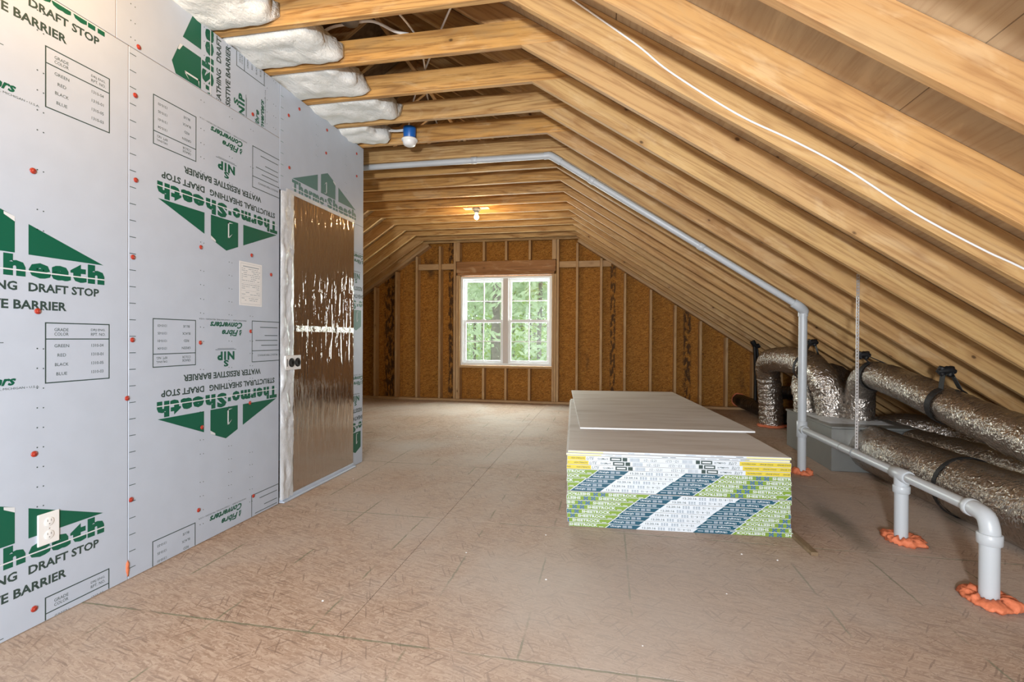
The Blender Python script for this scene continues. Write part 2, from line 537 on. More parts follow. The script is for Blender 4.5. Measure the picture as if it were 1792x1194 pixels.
M['gyp'] = plain('gypsum_edge', (.86, .87, .87), .8)
M['gyppaper'] = None
M['yellow'] = plain('yellow_tape', (.68, .54, .05), .45)
M['paleyellow'] = plain('pale_yellow_tape', (.80, .74, .32), .45)
M['tapewhite'] = plain('white_tape', (.66, .71, .76), .45)
M['tapegreen'] = plain('green_tape', (.20, .32, .04), .45)
M['tapeblue'] = plain('blue_tape', (.010, .085, .135), .45)
M['xblue'] = plain('blue_mark', (.03, .10, .40), .45)
M['greyink'] = plain('grey_print', (.30, .36, .42), .5)
M['batten'] = wood('dark_batten', [(.22, .15, .09), (.25, .17, .10)], (.10, .06, .03), .4, 8, .2)
M['siding'] = plain('siding', (.5, .5, .48), .7)


def m_glass():
    m, nt, p = mat('window_glass')
    nt.nodes.remove(p)
    t = nd(nt, 'ShaderNodeBsdfTransparent'); t.inputs[0].default_value = (.96, .985, .97, 1)
    g = nd(nt, 'ShaderNodeBsdfGlossy'); g.inputs['Roughness'].default_value = .02
    mx = nd(nt, 'ShaderNodeMixShader'); mx.inputs[0].default_value = .05
    lk(nt, t.outputs[0], mx.inputs[1]); lk(nt, g.outputs[0], mx.inputs[2]); lk(nt, mx.outputs[0], nt.nodes['Material Output'].inputs[0])
    return m


M['glaze'] = m_glass()


def m_batt():
    m, nt, p = mat('glass_fibre')
    tc = nd(nt, 'ShaderNodeTexCoord'); v = tc.outputs['Object']
    n1 = noise(nt, v, 9, 5, .6, .6); n2 = noise(nt, mapping(nt, v, (80, 25, 80)), 1, 4, .8)
    lk(nt, mixc(nt, n1, (.66, .68, .64), (.90, .91, .90)), p.inputs['Base Color'])
    p.inputs['Roughness'].default_value = .95
    lk(nt, bump(nt, math_(nt, 'ADD', n1, math_(nt, 'MULTIPLY', n2, .4)), .5, .03), p.inputs['Normal'])
    return m


M['batt'] = m_batt()


def m_gyppaper():
    m, nt, p = mat('gypsum_paper')
    tc = nd(nt, 'ShaderNodeTexCoord'); v = tc.outputs['Object']
    n1 = noise(nt, mapping(nt, v, (1.3, 7, 1)), 1, 5, .6, .6); n2 = noise(nt, mapping(nt, v, (4, 50, 1)), 1, 3)
    c = ramp(nt, n1, [(.25, (.50, .45, .41)), (.5, (.66, .635, .61)), (.75, (.74, .725, .72))])
    c = mixc(nt, math_(nt, 'MULTIPLY', n2, .25), c, (.42, .36, .32))
    lk(nt, c, p.inputs['Base Color']); p.inputs['Roughness'].default_value = .6
    return m


M['gyppaper'] = m_gyppaper()

# ------------------------------------------------------------------ dimensions (metres)
WX = -2.07                    # face of the barrier-clad wall
CX, ZC, SL = -0.477, 2.710, 2 / 3
LX = -3.014                   # left corner of the sloped ceiling
XR = (CX + LX) / 2            # ridge
Y0, ST = 2.3205, 0.3903       # far face of the first collar tie, spacing
TH = math.atan(SL)
DV = .14 / math.cos(TH)       # rafter depth measured vertically
DX = DV / SL
XE = CX + ZC / SL             # right eave on the floor
XEL = LX - ZC / SL
YB = 8.0                      # face of the gable studs
T = .038


def rz(x):                    # underside of the rafters
    return ZC - (x - CX) * SL if x > XR else ZC + (x - LX) * SL


def rafter_y(k):
    """centre of frame k (0 = first collar tie in view)"""
    y = Y0 + k * ST
    if k == -1: y = 1.985
    if k == -2: y = 1.585
    if k == -3: y = 1.19
    return y - T / 2


# ------------------------------------------------------------------ setting
# floor: joist layer below, OSB sheets on top
b = MB(); b.box(XEL - .3, XE + .35, -3.2, 8.3, -.25, -.02)
floor = tag(b.build('floor', M['batten']), kind='structure')
ys = [-3.08, -1.91, -.74, .43, 1.61, 2.78, 3.95, 5.12, 6.29, 7.46, 8.14]
for i in range(len(ys) - 1):
    off = -.95 if ys[i] > 1.5 else .22
    xs = [off + 2.34 * k for k in range(-4, 4)]
    xs = [x for x in xs if XEL - .1 < x < XE + .1]
    xs = [XEL - .2] + xs + [XE + .3]
    for j in range(len(xs) - 1):
        g = .0014
        b = MB(); b.box(xs[j] + g, xs[j + 1] - g, ys[i] + g, ys[i + 1] - g, -.019, 0)
        b.build('floor_panel', M['floor'], floor)

# roof: outer membrane, deck sheets, rafters, ties
b = MB()
for s in (1, -1):
    ex = XE + .35 if s > 0 else XEL - .35
    zt = lambda x: rz(x) + DV
    p = [(XR, zt(XR) + .013), (ex, zt(ex) + .013), (ex, zt(ex) + .03), (XR, zt(XR) + .03)]
    b.prism_xz(p, -3.2, 8.4)
ceiling = tag(b.build('ceiling', M['batten']), kind='structure')
SLL = math.hypot(1, SL)


def deck():
    """plywood sheets on top of the rafters, 1.17 up the slope and 2.34 along it"""
    for s in (1, -1):
        n = 5; d = 1.17 / SLL
        for i in range(n):
            xa = (XE + .34) - i * d; xb = max(xa - d, XR + .002)
            if xb >= xa: continue
            joint = -3.1 + (1.17 if i % 2 else 0)
            yy = [-3.2] + [y for y in (joint + 2.34 * k + .42 for k in range(0, 5)) if -3.2 < y < 8.2] + [8.3]
            for j in range(len(yy) - 1):
                q = [(x if s > 0 else 2 * XR - x) for x in (xa - .0015, xb + .0015)]
                # local frame: x along the ridge direction is Y: turn so that the face grain runs with Y
                bb = MB()
                pts = []
                for x in q: pts.append((x, rz(x) + DV + .0005))
                for x in reversed(q): pts.append((x, rz(x) + DV + .0125))
                bb.prism_xz(pts, yy[j] + .0015, yy[j + 1] - .0015)
                # grain coordinate: swap so the object's own x is the room's y
                me_o = (q[0], yy[j], rz(q[0]))
                bb.v = [((y - me_o[1]), -(x - me_o[0]), z - me_o[2]) for x, y, z in bb.v]
                o = inst('roof_panel', bb.mesh('roof_panel', [M['deck']]), me_o, (0, 0, PI / 2), ceiling)


deck()
Xt = XE + .02
lowR = [(CX, ZC), (CX + DX, ZC), (XE + DX, 0), (XE, 0)]
mRr = poly_board_mesh('rafter', lowR, TH, T, M['pine'])
lowL = [(LX, ZC), (LX - DX, ZC), (XEL - DX, 0), (XEL, 0)]
mRl = poly_board_mesh('rafter', lowL, -TH, T, M['pine'])
col = [(LX - DX, ZC), (CX + DX, ZC), (CX + DX - .14 / SL, ZC + .14), (LX - DX + .14 / SL, ZC + .14)]
mC = poly_board_mesh('collar_tie', col, 0, T, M['collar'])
upR = [(CX - .14 / SL, ZC + .14), (CX + DX - .14 / SL, ZC + .14), (XR + T / 2, rz(XR + T / 2) + DV), (XR + T / 2, rz(XR + T / 2))]
mUr = poly_board_mesh('upper_rafter', upR, TH, T, M['pine'])
upL = [(2 * XR - x, z) for x, z in upR]
mUl = poly_board_mesh('upper_rafter', upL, -TH, T, M['pine'])
for k in range(-6, 16):
    yc = rafter_y(k)
    if k == 15: yc = YB + .019 + .003
    inst('rafter', mRr, (CX, yc, ZC), (0, TH, 0), ceiling)
    if k >= 3: inst('rafter', mRl, (LX, yc, ZC), (0, -TH, 0), ceiling)
    inst('collar_tie', mC, (LX - DX, yc, ZC), (0, 0, 0), ceiling)
    if k >= -2:
        inst('upper_rafter', mUr, (upR[0][0], yc, upR[0][1]), (0, TH, 0), ceiling)
        inst('upper_rafter', mUl, (upL[0][0], yc, upL[0][1]), (0, -TH, 0), ceiling)
board('ridge_board', 11, .2, T, (XR, -2.9, rz(XR) - .03), (0, 0, PI / 2), M['pine'], ceiling)

# far gable wall
WIN = (-2.452, -0.886, .615, 2.128)     # window opening x0,x1,z0,z1


def poly_clip_roof(x0, x1, z0, drop):
    """outline from z0 up to the roof line lowered by drop"""
    xs = sorted({x0, x1} | ({XR} if x0 < XR < x1 else set()))
    top = [(x, max(z0 + .001, rz(x) - drop)) for x in xs]
    return [(x0, z0), (x1, z0)] + top[::-1]


b = MB()
for x0, x1, z0, z1 in ((XEL, WIN[0], 0, None), (WIN[1], XE, 0, None), (WIN[0], WIN[1], WIN[3], None)):
    b.prism_xz(poly_clip_roof(x0, x1, z0, .002 - DV), YB + .154, YB + .2)
b.box(WIN[0], WIN[1], YB + .154, YB + .2, -.02, WIN[2])
back = tag(b.build('wall_back', M['siding']), kind='structure')
edges = [XEL + .05, -5.9, -4.72, -3.55, WIN[0]]
edges2 = [WIN[1], .3, 1.47, 2.64, XE - .03]
g = .0015
for e in (edges, edges2):
    for i in range(len(e) - 1):
        b = MB(); b.prism_xz(poly_clip_roof(e[i] + g, e[i + 1] - g, .002, .002 - DV), YB + .141, YB + .152); b.build('sheathing_panel', M['osb'], back)
b = MB(); b.box(WIN[0] + g, WIN[1] - g, YB + .141, YB + .152, .002, WIN[2]); b.build('sheathing_panel', M['osb'], back)
b = MB(); b.prism_xz(poly_clip_roof(WIN[0] + g, WIN[1] - g, WIN[3], .002 - DV), YB + .141, YB + .152); b.build('sheathing_panel', M['osb'], back)

PL = .045   # sloping top plate, vertical thickness
SY = YB + .07
STUD_D = .14


def stud(x, z0, z1, w=T, m='stud'):
    board('stud', round(z1 - z0, 3), w, STUD_D, (x + w / 2, SY, z0), (0, -PI / 2, 0), M[m], back)


for x in (-6.4, -6.0, -5.6, -5.2, -4.8, -4.41, -4.022, -3.623, -3.24, -2.821, -.474, -.088, .288, .689, 1.061, 1.44, 1.822, 2.21, 2.6, 2.99):
    stud(x, .04, min(rz(x - .02), rz(x + .02), ZC) - PL - .012)
# king and jack studs beside the window
for x in (-2.553, -.79):
    stud(x, .04, ZC - .002)
stud(-2.508, .04, 2.145); stud(-2.472, .04, 2.145, .032); stud(-.868, .04, 2.145, .032); stud(-.832, .04, 2.145)
for x in (-2.043, -1.658, -1.257):
    stud(x, 2.385, ZC - .002); stud(x, .04, .572)
stud(-2.50, 2.385, ZC - .002, .07); stud(-.85, 2.385, ZC - .002, .07)
# header: two boards, a flat plate under, one over
board('header', 1.70, .19, .05, (-2.525, YB + .04, 2.19), (0, 0, 0), M['header'], back)
board('header', 1.66, .042, STUD_D, (-2.505, SY, 2.147), (0, 0, 0), M['header'], back)
board('sill_plate', 1.58, .036, STUD_D, (-2.46, SY, .576), (0, 0, 0), M['stud'], back)
board('base_plate', 9.6, .036, STUD_D, (-6.6, SY, .001), (0, 0, 0), M['stud'], back)
for xa, xb, zz in ((-3.22, -2.84, 2.255), (-2.80, -2.575, 2.255), (-.77, -.495, 2.25), (-.455, -.11, 2.25), (-.07, .07, 2.25)):
    board('fire_block', round(xb - xa, 3), .1, T, (xa, YB + .055, zz), (0, 0, 0), M['stud'], back)
for s in (1, -1):
    xa = CX if s > 0 else LX
    L = (ZC / SL - .25) * SLL
    me = board_mesh('top_plate', L, .038, STUD_D, M['stud'])
    inst('top_plate', me, (xa, SY, ZC - .046) if s > 0 else (xa, SY, ZC - .046), (0, TH if s > 0 else PI - TH, 0), back) if s > 0 else \
        inst('top_plate', me, (XEL + .25, SY, rz(XEL + .25) - .046), (0, -TH, 0), back)

# window
win = tag(empty('window_1', (-1.669, YB + .08, .62)), kind='structure')
wx0, wx1, wz0, wz1 = -2.448, -.890, .620, 2.122
FY0, FY1 = YB + .03, YB + .13


def ring(b, x0, x1, z0, z1, w, y0, y1):
    b.box(x0, x1, y0, y1, z0, z0 + w); b.box(x0, x1, y0, y1, z1 - w, z1)
    b.box(x0, x0 + w, y0, y1, z0 + w, z1 - w); b.box(x1 - w, x1, y0, y1, z0 + w, z1 - w)


b = MB(); ring(b, wx0, wx1, wz0, wz1, .036, FY0, FY1); b.build('window_frame', M['vinyl'], win)
b = MB(); b.box(-1.712, -1.626, FY0 + .012, FY1, wz0 + .036, wz1 - .036); b.build('mullion', plain('beige_vinyl', (.60, .55, .52), .4), win)
for xa, xb in ((wx0 + .037, -1.713), (-1.625, wx1 - .037)):
    for za, zb, y0, y1, nm in ((1.345, wz1 - .037, FY0 + .07, FY0 + .095, 'upper_sash'), (wz0 + .037, 1.392, FY0 + .035, FY0 + .065, 'lower_sash')):
        b = MB(); ring(b, xa, xb, za, zb, .046, y0, y1); sash = b.build(nm, M['vinyl'], win)
        b = MB(); b.box(xa + .044, xb - .044, (y0 + y1) / 2 - .002, (y0 + y1) / 2 + .002, za + .044, zb - .044); b.build('pane', M['glaze'], sash)
        xm, zm = (xa + xb) / 2, (za + zb) / 2
        for bx in ((xm - .0075, xm + .0075, za + .046, zb - .046), (xa + .046, xm - .0075, zm - .0075, zm + .0075), (xm + .0075, xb - .046, zm - .0075, zm + .0075)):
            b = MB(); b.box(bx[0], bx[1], (y0 + y1) / 2 - .007, (y0 + y1) / 2 + .007, bx[2], bx[3]); b.build('muntin', M['vinyl'], sash)
    b = MB(); b.box((xa + xb) / 2 - .03, (xa + xb) / 2 + .03, FY0 + .028, FY0 + .06, 1.392, 1.404); b.build('sash_lock', M['vinyl'], win)

# ------------------------------------------------------------------ left wall with barrier sheets
b = MB(); b.box(WX - .11, WX - .005, -3.1, 2.80, .0, ZC - .003); b.box(WX - .11, WX - .005, 3.74, 3.90, 0, ZC - .003)
b.box(WX - .11, WX - .005, 2.80, 3.74, 2.06, ZC - .003)
wall = tag(b.build('wall_left', M['stud']), kind='structure')
YE = 3.90


def logo():
    p = Print(); H = .173; W = .42
    h = lambda u: H * (1 - abs(u) / W)
    p.poly([(-W, 0), (-.128, 0), (-.128, h(-.128))], 0)
    p.poly([(-.088, 0), (.108, 0), (.108, h(.108)), (0, H), (-.088, h(-.088))], 0)
    p.poly([(.15, 0), (W, 0), (.15, h(.15))], 0)
    # white flag strokes in the middle block and on the bar
    p.rect(-.02, .012, -.011, .1, 2, 1); p.poly([(-.02, .1), (-.011, .1), (-.045, .072)], 2, 1)
    p.poly([(-.05, .012), (-.011, .012), (-.011, .02)], 2, 1)
    p.poly([(.075, h(.108) + .012), (.108, h(.108)), (.108, h(.108) - .018), (.075, h(.108) + .002)], 2, 1)
    p.text('Thermo', -.424, -.083, -.045, -.006, 0, 0, .064)
    p.rect(-.036, -.052, -.014, -.03, 0)
    p.text('Sheath', -.004, -.083, .424, -.004, 0, 0, .064)
    p.rect(-.424, -.063, .424, -.058, 2, 2)
    p.text('STRUCTURAL SHEATHING', -.402, -.134, .115, -.101, 1, 0, .03)
    p.text('DRAFT STOP', .15, -.134, .402, -.101, 1, 0, .03)
    p.text('WATER RESISTIVE BARRIER', -.276, -.2, .278, -.166, 1, 0, .03)
    p.text('NIP', -.062, -.31, .062, -.262, 0, 0, .05)
    p.text('S', -.018, -.262, .018, -.226, 0, 0, .04)
    p.rect(-.075, -.322, .075, -.3195, 1)
    p.rect(-.06, -.3275, .06, -.3255, 1)
    p.text('Fibre', -.09, -.43, .03, -.395, 0, 0, .03, .35)
    p.poly([(-.12, -.425), (-.105, -.395), (-.098, -.408)], 0); p.poly([(-.12, -.43), (-.102, -.43), (-.098, -.412)], 0)
    p.text('Converters', -.12, -.473, .112, -.437, 0, 0, .035, .35)
    p.text('MANUFACTURER  •  CONSTANTINE, MICHIGAN • U.S.A.', -.155, -.489, .185, -.48, 1)
    p.frame(.203, -.476, .446, -.245, .0042, 1); p.rect(.207, -.31, .442, -.306, 1)
    for i, (a, c) in enumerate((('GRADE', 'DRJ ENG.'), ('COLOR', 'RPT. NO.'))):
        y = -.272 - i * .017
        p.text(a, .235, y - .006, .285, y + .006, 1); p.text(c, .37, y - .006, .428, y + .006, 1)
    for i, (a, c, w) in enumerate((('GREEN', '1310-04', .052), ('RED', '1310-01', .03), ('BLACK', '1310-05', .048), ('BLUE', '1310-03', .038))):
        y = -.334 - i * .036
        p.text(a, .261 - w / 2, y - .006, .261 + w / 2, y + .006, 1); p.text(c, .372, y - .006, .42, y + .006, 1)
    p.frame(-.447, -.488, -.2, -.24, .0042, 1); p.rect(-.443, -.31, -.204, -.306, 1)
    p.text('PRODUCT PERFORMANCE', -.43, -.285, -.25, -.274, 1)
    for y, w in ((-.34, .15), (-.37, .2), (-.4, .12), (-.45, .16)): p.rect(-.43, y - .002, -.43 + w, y + .002, 1)
    return p


LOGO = logo()
INK = [M['green'], M['ink'], M['white_ink']]
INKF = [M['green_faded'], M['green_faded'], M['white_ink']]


def dots(p, ylist, z0, z1, flip=0):
    z = z0
    while z < z1:
        for y in ylist:
            if random.random() < .75:
                p.rect(y - .0022, z - .0022, y + .0022, z + .0022, 1); p.rect(y + .018, z - .004, y + .0224, z, 1)
        z += .0735


def sheet(bounds, prints, inkset, clip, capnails, ticks=None, dotcols=None):
    b = MB()
    for y0, y1, z0, z1 in bounds:
        b.box(WX - .004, WX, y0, y1, z0, z1)
    o = b.build('wall_panel', M['panel'], wall, org=(WX, bounds[0][0], bounds[0][2]), bevel=.0012)
    p = Print()
    for fn in prints: p.extend(LOGO, fn)
    if ticks:
        y, z0, z1 = ticks; z = z0
        while z < z1: p.rect(y + .004, z - .0015, y + .034, z + .0015, 1); z += .0735
    if dotcols: dots(p, *dotcols)
    p.clip(*clip)
    if p.p: p.build('printed_lettering', inkset, lambda y, z: (WX, y, z), o, (1, 0, 0))
    for y, z in capnails:
        d = MB(); d.lathe([(.011, 0), (.011, .0015), (.007, .0028), (.0045, .0028), (.004, .0045), (.0001, .005)], (WX + .0018, y, z), 14, axis='x')
        d.build('cap_nail', M['red'], o)
    return o


A = lambda base, c: (lambda u, v: (c + u, base + v))
Bf = lambda base, c: (lambda u, v: (c - u, base - v))
sheet([(-3.1, .6, .003, 2.357)], [], INK, (0, 0, 0, 0), [])
sheet([(.603, 1.7885, .003, 2.357)], [A(2.413, 1.262), A(1.375, 1.262), A(.337, 1.262)], INK, (.61, .005, 1.786, 2.355),
      [(1.425, 1.684), (1.44, 1.17), (1.429, .643), (1.429, .07), (1.82 - .036, .806)], None, ([1.44], .15, 2.3))
sheet([(1.7915, 2.799, .003, 2.357)], [Bf(-.353, 2.354), Bf(.688, 2.354), Bf(1.729, 2.354), Bf(2.77, 2.354)], INK, (1.793, .005, 2.797, 2.355),
      [(1.82, 2.153), (1.823, 1.777), (1.81, 1.431), (1.808, 1.063), (1.803, .353), (2.18, 1.543), (2.178, 1.048), (2.169, .18), (2.549, 1.563), (2.542, 1.112), (2.538, .689), (2.19, .606), (2.569, .127), (2.72, 1.47)],
      (1.7915, .05, 2.33), ([2.18, 2.375, 2.54], .1, 2.33))
sheet([(-3.1, 1.7325, 2.360, ZC - .004)], [], INK, (0, 0, 0, 0), [])
sheet([(1.7355, 2.799, 2.360, ZC - .004)], [lambda u, v: (2.18 - v, 2.415 + u)], INK, (1.74, 2.362, 2.797, ZC - .006),
      [(1.836, 2.377), (2.555, 2.40)], None, ([1.80, 2.2, 2.36, 2.66, 2.74], 2.40, 2.7))
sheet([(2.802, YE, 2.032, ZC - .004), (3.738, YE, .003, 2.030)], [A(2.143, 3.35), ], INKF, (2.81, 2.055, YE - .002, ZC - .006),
      [(3.001, 2.637), (2.888, 2.543), (3.338, 2.635), (3.326, 2.458), (3.779, 2.622), (3.781, 2.434), (2.896, 2.201)], (2.802, 2.05, 2.68), ([3.2, 3.6], 2.25, 2.65))
p = Print()
for base in (1.31, .278): p.extend(LOGO, Bf(base, 3.78))
p.clip(3.742, .01, YE - .004, 2.02)
p.build('printed_lettering', [M['green'], M['ink'], M['white_ink']], lambda y, z: (WX, y, z), wall, (1, 0, 0))

# end return of that wall and the ceiling board of the room behind it
b = MB()
b.prism_xz([(WX - .005, 0), (WX - .005, ZC - .005), (LX, ZC - .005), (XEL + .1, .06), (XEL + .1, 0)], 3.79, YE)
tag(b.build('wall_side', M['panel']), kind='structure')
b = MB(); b.box(LX - .3, WX - .02, -3.1, 3.8, ZC - .03, ZC - .012)
tag(b.build('ceiling_left', M['siding']), kind='structure')
# gable wall behind the camera, with its window opening
b = MB()
for x0, x1, z0 in ((XEL, -2.4, 0), (1.2, XE, 0), (-2.4, 1.2, 2.35)):
    b.prism_xz(poly_clip_roof(x0, x1, z0, 0), -3.1, -3.0)
b.box(-2.4, 1.2, -3.1, -3.0, 0, .35)
tag(b.build('wall_front', M['osb']), kind='structure')

# door faced with foil board
door = tag(empty('door_1', (WX, 3.34, 0)), kind='structure')
b = MB(); b.box(WX - .03, WX + .006, 2.945, 3.733, .034, 2.03)
leaf = b.build('foil_board', M['doorfoil'], door, bevel=.002)


def crinkle(b, y0, y1, z0, z1, x, amp, ny, nz, seed):
    vs = []; fs = []
    for i in range(nz + 1):
        for j in range(ny + 1):
            y = y0 + (y1 - y0) * j / ny; z = z0 + (z1 - z0) * i / nz
            n = mnoise.noise(Vector((y * 25, z * 9, seed))) + .6 * mnoise.noise(Vector((y * 60, z * 28, seed + 5)))
            e = .006 * mnoise.noise(Vector((z * 6, seed, j)))
            vs.append((x + amp * (n + .9) * (0.2 if j in (0, ny) else 1), y + e, z))
    for i in range(nz):
        for j in range(ny):
            a = i * (ny + 1) + j; fs.append((a, a + 1, a + ny + 2, a + ny + 1))
    b.add(vs, fs, 0, True)
    lo = len(vs)
    b.box(x - .008, x + .001, y0 + .006, y1 - .006, z0, z1)


b = MB(); crinkle(b, 2.95, 3.73, 1.118, 1.158, WX + .0075, .0035, 90, 5, 6.6); b.build('seam_tape', M['duct'], leaf)
b = MB(); crinkle(b, 2.812, 2.942, .02, 2.03, WX + .002, .012, 10, 130, 3.1); b.build('jamb_tape', M['tape'], door)
b = MB(); crinkle(b, 2.86, 3.745, 2.03, 2.056, WX + .002, .005, 40, 3, 8.2); b.build('head_tape', M['tape'], door)
b = MB(); b.box(WX - .1, WX + .03, 2.815, 3.736, .0015, .012); b.box(WX - .1, WX + .012, 2.82, 3.736, .012, .033); b.build('threshold', M['panel'], door, bevel=.002)
b = MB(); b.box(WX + .006, WX + .021, 2.838, 3.0, .862, .957)
lp = b.build('latch_plate', M['whitep'], door, bevel=.001)
for yc in (2.898, 2.962):  # near cup is the bore, far one models its reflection in the foil
    b = MB(); b.lathe([(.03, 0), (.03, .004), (.022, .007), (.012, .003), (.0001, .003)], (WX + .0212, yc, .91), 20, axis='x'); b.build('bore_and_reflection', M['blackmatte'], lp)
b = MB(); b.box(WX + .0212, WX + .0225, 2.852, 2.857, .885, .935); b.build('latch_slot', M['blackmatte'], lp)


# ------------------------------------------------------------------ things on and by the left wall
o = empty('power_outlet', (WX, 1.475, .352), 'white duplex power outlet on the lower green print of the wall sheet', 'outlet')
b = MB(); b.box(WX, WX + .006, 1.438, 1.512, .292, .412); b.build('cover_plate', M['whitep'], o, bevel=.003, segs=2)
for zc in (.377, .327):
    b = MB(); b.lathe([(.0165, 0), (.0165, .0018), (.0155, .0022), (.0001, .0022)], (WX + .006, 1.475, zc), 20, axis='x')
    rcp = b.build('receptacle', M['gyp'], o)
    b = MB()
    for y in (1.469, 1.481): b.box(WX + .008, WX + .0086, y - .001, y + .001, zc + .001, zc + .009)
    b.lathe([(.0022, 0), (.0022, .0005), (.0001, .0006)], (WX + .0081, 1.475, zc - .008), 8, axis='x')
    b.build('slot', M['grey'], rcp)
b = MB(); b.lathe([(.003, 0), (.003, .001), (.0001, .0014)], (WX + .006, 1.475, .352), 10, axis='x'); b.build('screw', M['steel'], o)

o = empty('inspection_notice', (WX, 2.545, 1.26), 'white printed notice sheet stuck to the upside-down printed wall sheet', 'paper')
b = MB(); b.box(WX, WX + .0008, 2.452, 2.638, 1.262, 1.517); b.build('paper_sheet', M['paper'], o)
p = Print(); p.frame(2.462, 1.272, 2.628, 1.507, .0012, 0)
rr = random.Random(4); z = 1.494
p.rect(2.48, z - .006, 2.612, z - .001, 0)
while z > 1.30:
    z -= .0115 if z < 1.478 else .018
    if rr.random() < .12: p.rect(2.466, z, 2.624, z + .0009, 0); continue
    y = 2.47
    while y < 2.615:
        w = rr.uniform(.008, .03)
        if rr.random() < .78: p.rect(y, z, min(y + w, 2.622), z + .003, 0)
        y += w + .005
p.build('small_print', [M['greyink']], lambda y, z: (WX + .0008, y, z), o, (1, 0, 0), .0002)


def blob(name, c, rx, ry, rzz, seed, m, label, sub=3, rough=.35, group=None):
    bm = bmesh.new(); bmesh.ops.create_icosphere(bm, subdivisions=sub, radius=1)
    for v in bm.verts:
        n = v.co.normalized()
        d = 1 + rough * mnoise.noise(n * 2.2 + Vector((seed, 0, 0))) + rough * .6 * mnoise.noise(n * 6 + Vector((0, seed, 0)))
        v.co = Vector((n.x * rx * d, n.y * ry * d, n.z * rzz * d))
    me = bpy.data.meshes.new(name); bm.to_mesh(me); bm.free(); me.materials.append(m)
    for f in me.polygons: f.use_smooth = True
    ob = inst(name, me, c)
    return tag(ob, label, 'foam', group)


def foam_ring(c, r, spread, seed, label, m='foam', zz=.03):
    """lumpy bead of sprayed foam round a pipe foot"""
    N, K = 64, 14; vs = []; fs = []
    for i in range(N):
        a = 2 * PI * i / N
        w = spread * (1 + .55 * mnoise.noise(Vector((math.cos(a) * 1.5, math.sin(a) * 1.5, seed))))
        h = zz * 1.25 * (1 + .6 * mnoise.noise(Vector((math.cos(a) * 2.5, math.sin(a) * 2.5, seed + 9))))
        for k in range(K):
            t = 2 * PI * k / K
            n = 1 + .5 * mnoise.noise(Vector((math.cos(a) * 5, math.sin(a) * 5, t * 1.3 + seed))) + .35 * mnoise.noise(Vector((math.cos(a) * 11, math.sin(a) * 11, t * 2 + seed)))
            rr_ = r + w / 2 + math.cos(t) * w / 2 * n
            z = max(0.0005, h / 2 + math.sin(t) * h / 2 * n)
            vs.append((c[0] + rr_ * math.cos(a), c[1] + rr_ * math.sin(a), c[2] + z))
    for i in range(N):
        for k in range(K):
            i2, k2 = (i + 1) % N, (k + 1) % K
            fs.append((i * K + k, i2 * K + k, i2 * K + k2, i * K + k2))
    b = MB(); b.add(vs, fs, 0, True)
    return tag(b.build('sealing_foam', M[m], None, org=c), label, 'foam', 'sprayed foam beads')


blob('sealing_foam', (WX + .002, 1.787, .055), .004, .007, .032, 2.2, M['foam'], 'thin smear of orange foam low on the wall sheet seam', group='sprayed foam beads')

# ------------------------------------------------------------------ insulation batts between the collar ties above the wall
BL = ['large white fibre batt cut by the top edge of the photo',
      'white fibre batt in the second bay, with a ragged end beside the orange tie',
      'white fibre batt in the third bay, with a wavy end on a grainy tie',
      'white fibre batt in the fourth bay, square ended',
      'small white fibre batt in the fifth bay, nearest the blue box']
for i, (k, xe, xw, sag) in enumerate(((-1, -1.72, -2.3, .03), (0, -1.58, -2.3, .035), (1, -1.62, -2.3, .03), (2, -1.55, -2.3, .03), (3, -1.80, -2.3, .045))):
    ya = rafter_y(k) + T / 2 + .004; yb = rafter_y(k + 1) - T / 2 - .004
    nx, ny = 26, 14
    z0, z1 = ZC + .012, ZC + .125
    vs = []; fs = []
    for side in (0, 1):
        for a in range(nx + 1):
            for c in range(ny + 1):
                u, v = a / nx, c / ny
                end = xe + .06 * mnoise.noise(Vector((v * 3.1, i * 7.3, side * .4))) + .02 * mnoise.noise(Vector((v * 11, i * 3.3, side))) + .05 * (v - .5)
                x = xw + (end - xw) * u; y = ya + (yb - ya) * v
                bul = (1 - (2 * v - 1) ** 8) * (1 - .35 * max(0, (u - .9) / .1) ** 3)
                n = mnoise.noise(Vector((x * 5, y * 7, i * 3 + side))) + .5 * mnoise.noise(Vector((x * 14, y * 16, i)))
                if side == 0: z = z0 + .014 - sag * bul * (1 + .5 * n) - .008 * n + .016 * max(0, (u - .93) / .07) ** 3
                else: z = z1 + .012 * n - .012 * max(0, (u - .9) / .1) ** 2
                vs.append((x, y, z))
    S = (nx + 1) * (ny + 1); ix = lambda s, a, c: s * S + a * (ny + 1) + c
    for a in range(nx):
        for c in range(ny):
            fs.append((ix(0, a, c), ix(0, a, c + 1), ix(0, a + 1, c + 1), ix(0, a + 1, c)))
            fs.append((ix(1, a, c), ix(1, a + 1, c), ix(1, a + 1, c + 1), ix(1, a, c + 1)))
    for a in range(nx):
        for c in (0, ny):
            q = (ix(0, a, c), ix(0, a + 1, c), ix(1, a + 1, c), ix(1, a, c)); fs.append(q if c == 0 else q[::-1])
    for c in range(ny):
        for a in (0, nx):
            q = (ix(0, a, c), ix(1, a, c), ix(1, a, c + 1), ix(0, a, c + 1)); fs.append(q if a == 0 else q[::-1])
    b = MB(); b.add(vs, fs, 0, True)
    tag(b.build('insulation_batt', M['batt'], None, org=(-2.0, (ya + yb) / 2, z0)), BL[i], 'insulation', 'insulation batts between the ties')
b = MB(); b.lathe([(.05, 0), (.055, .05), (.05, .16), (.042, .17), (.04, .08), (.0001, .07)], (-1.47, 2.60, ZC + .19), 18)
tag(b.build('vent_boot', M['grey'], None, org=(-1.47, 2.60, ZC + .19)), 'dark round vent boot up in the attic past the second white batt', 'vent')

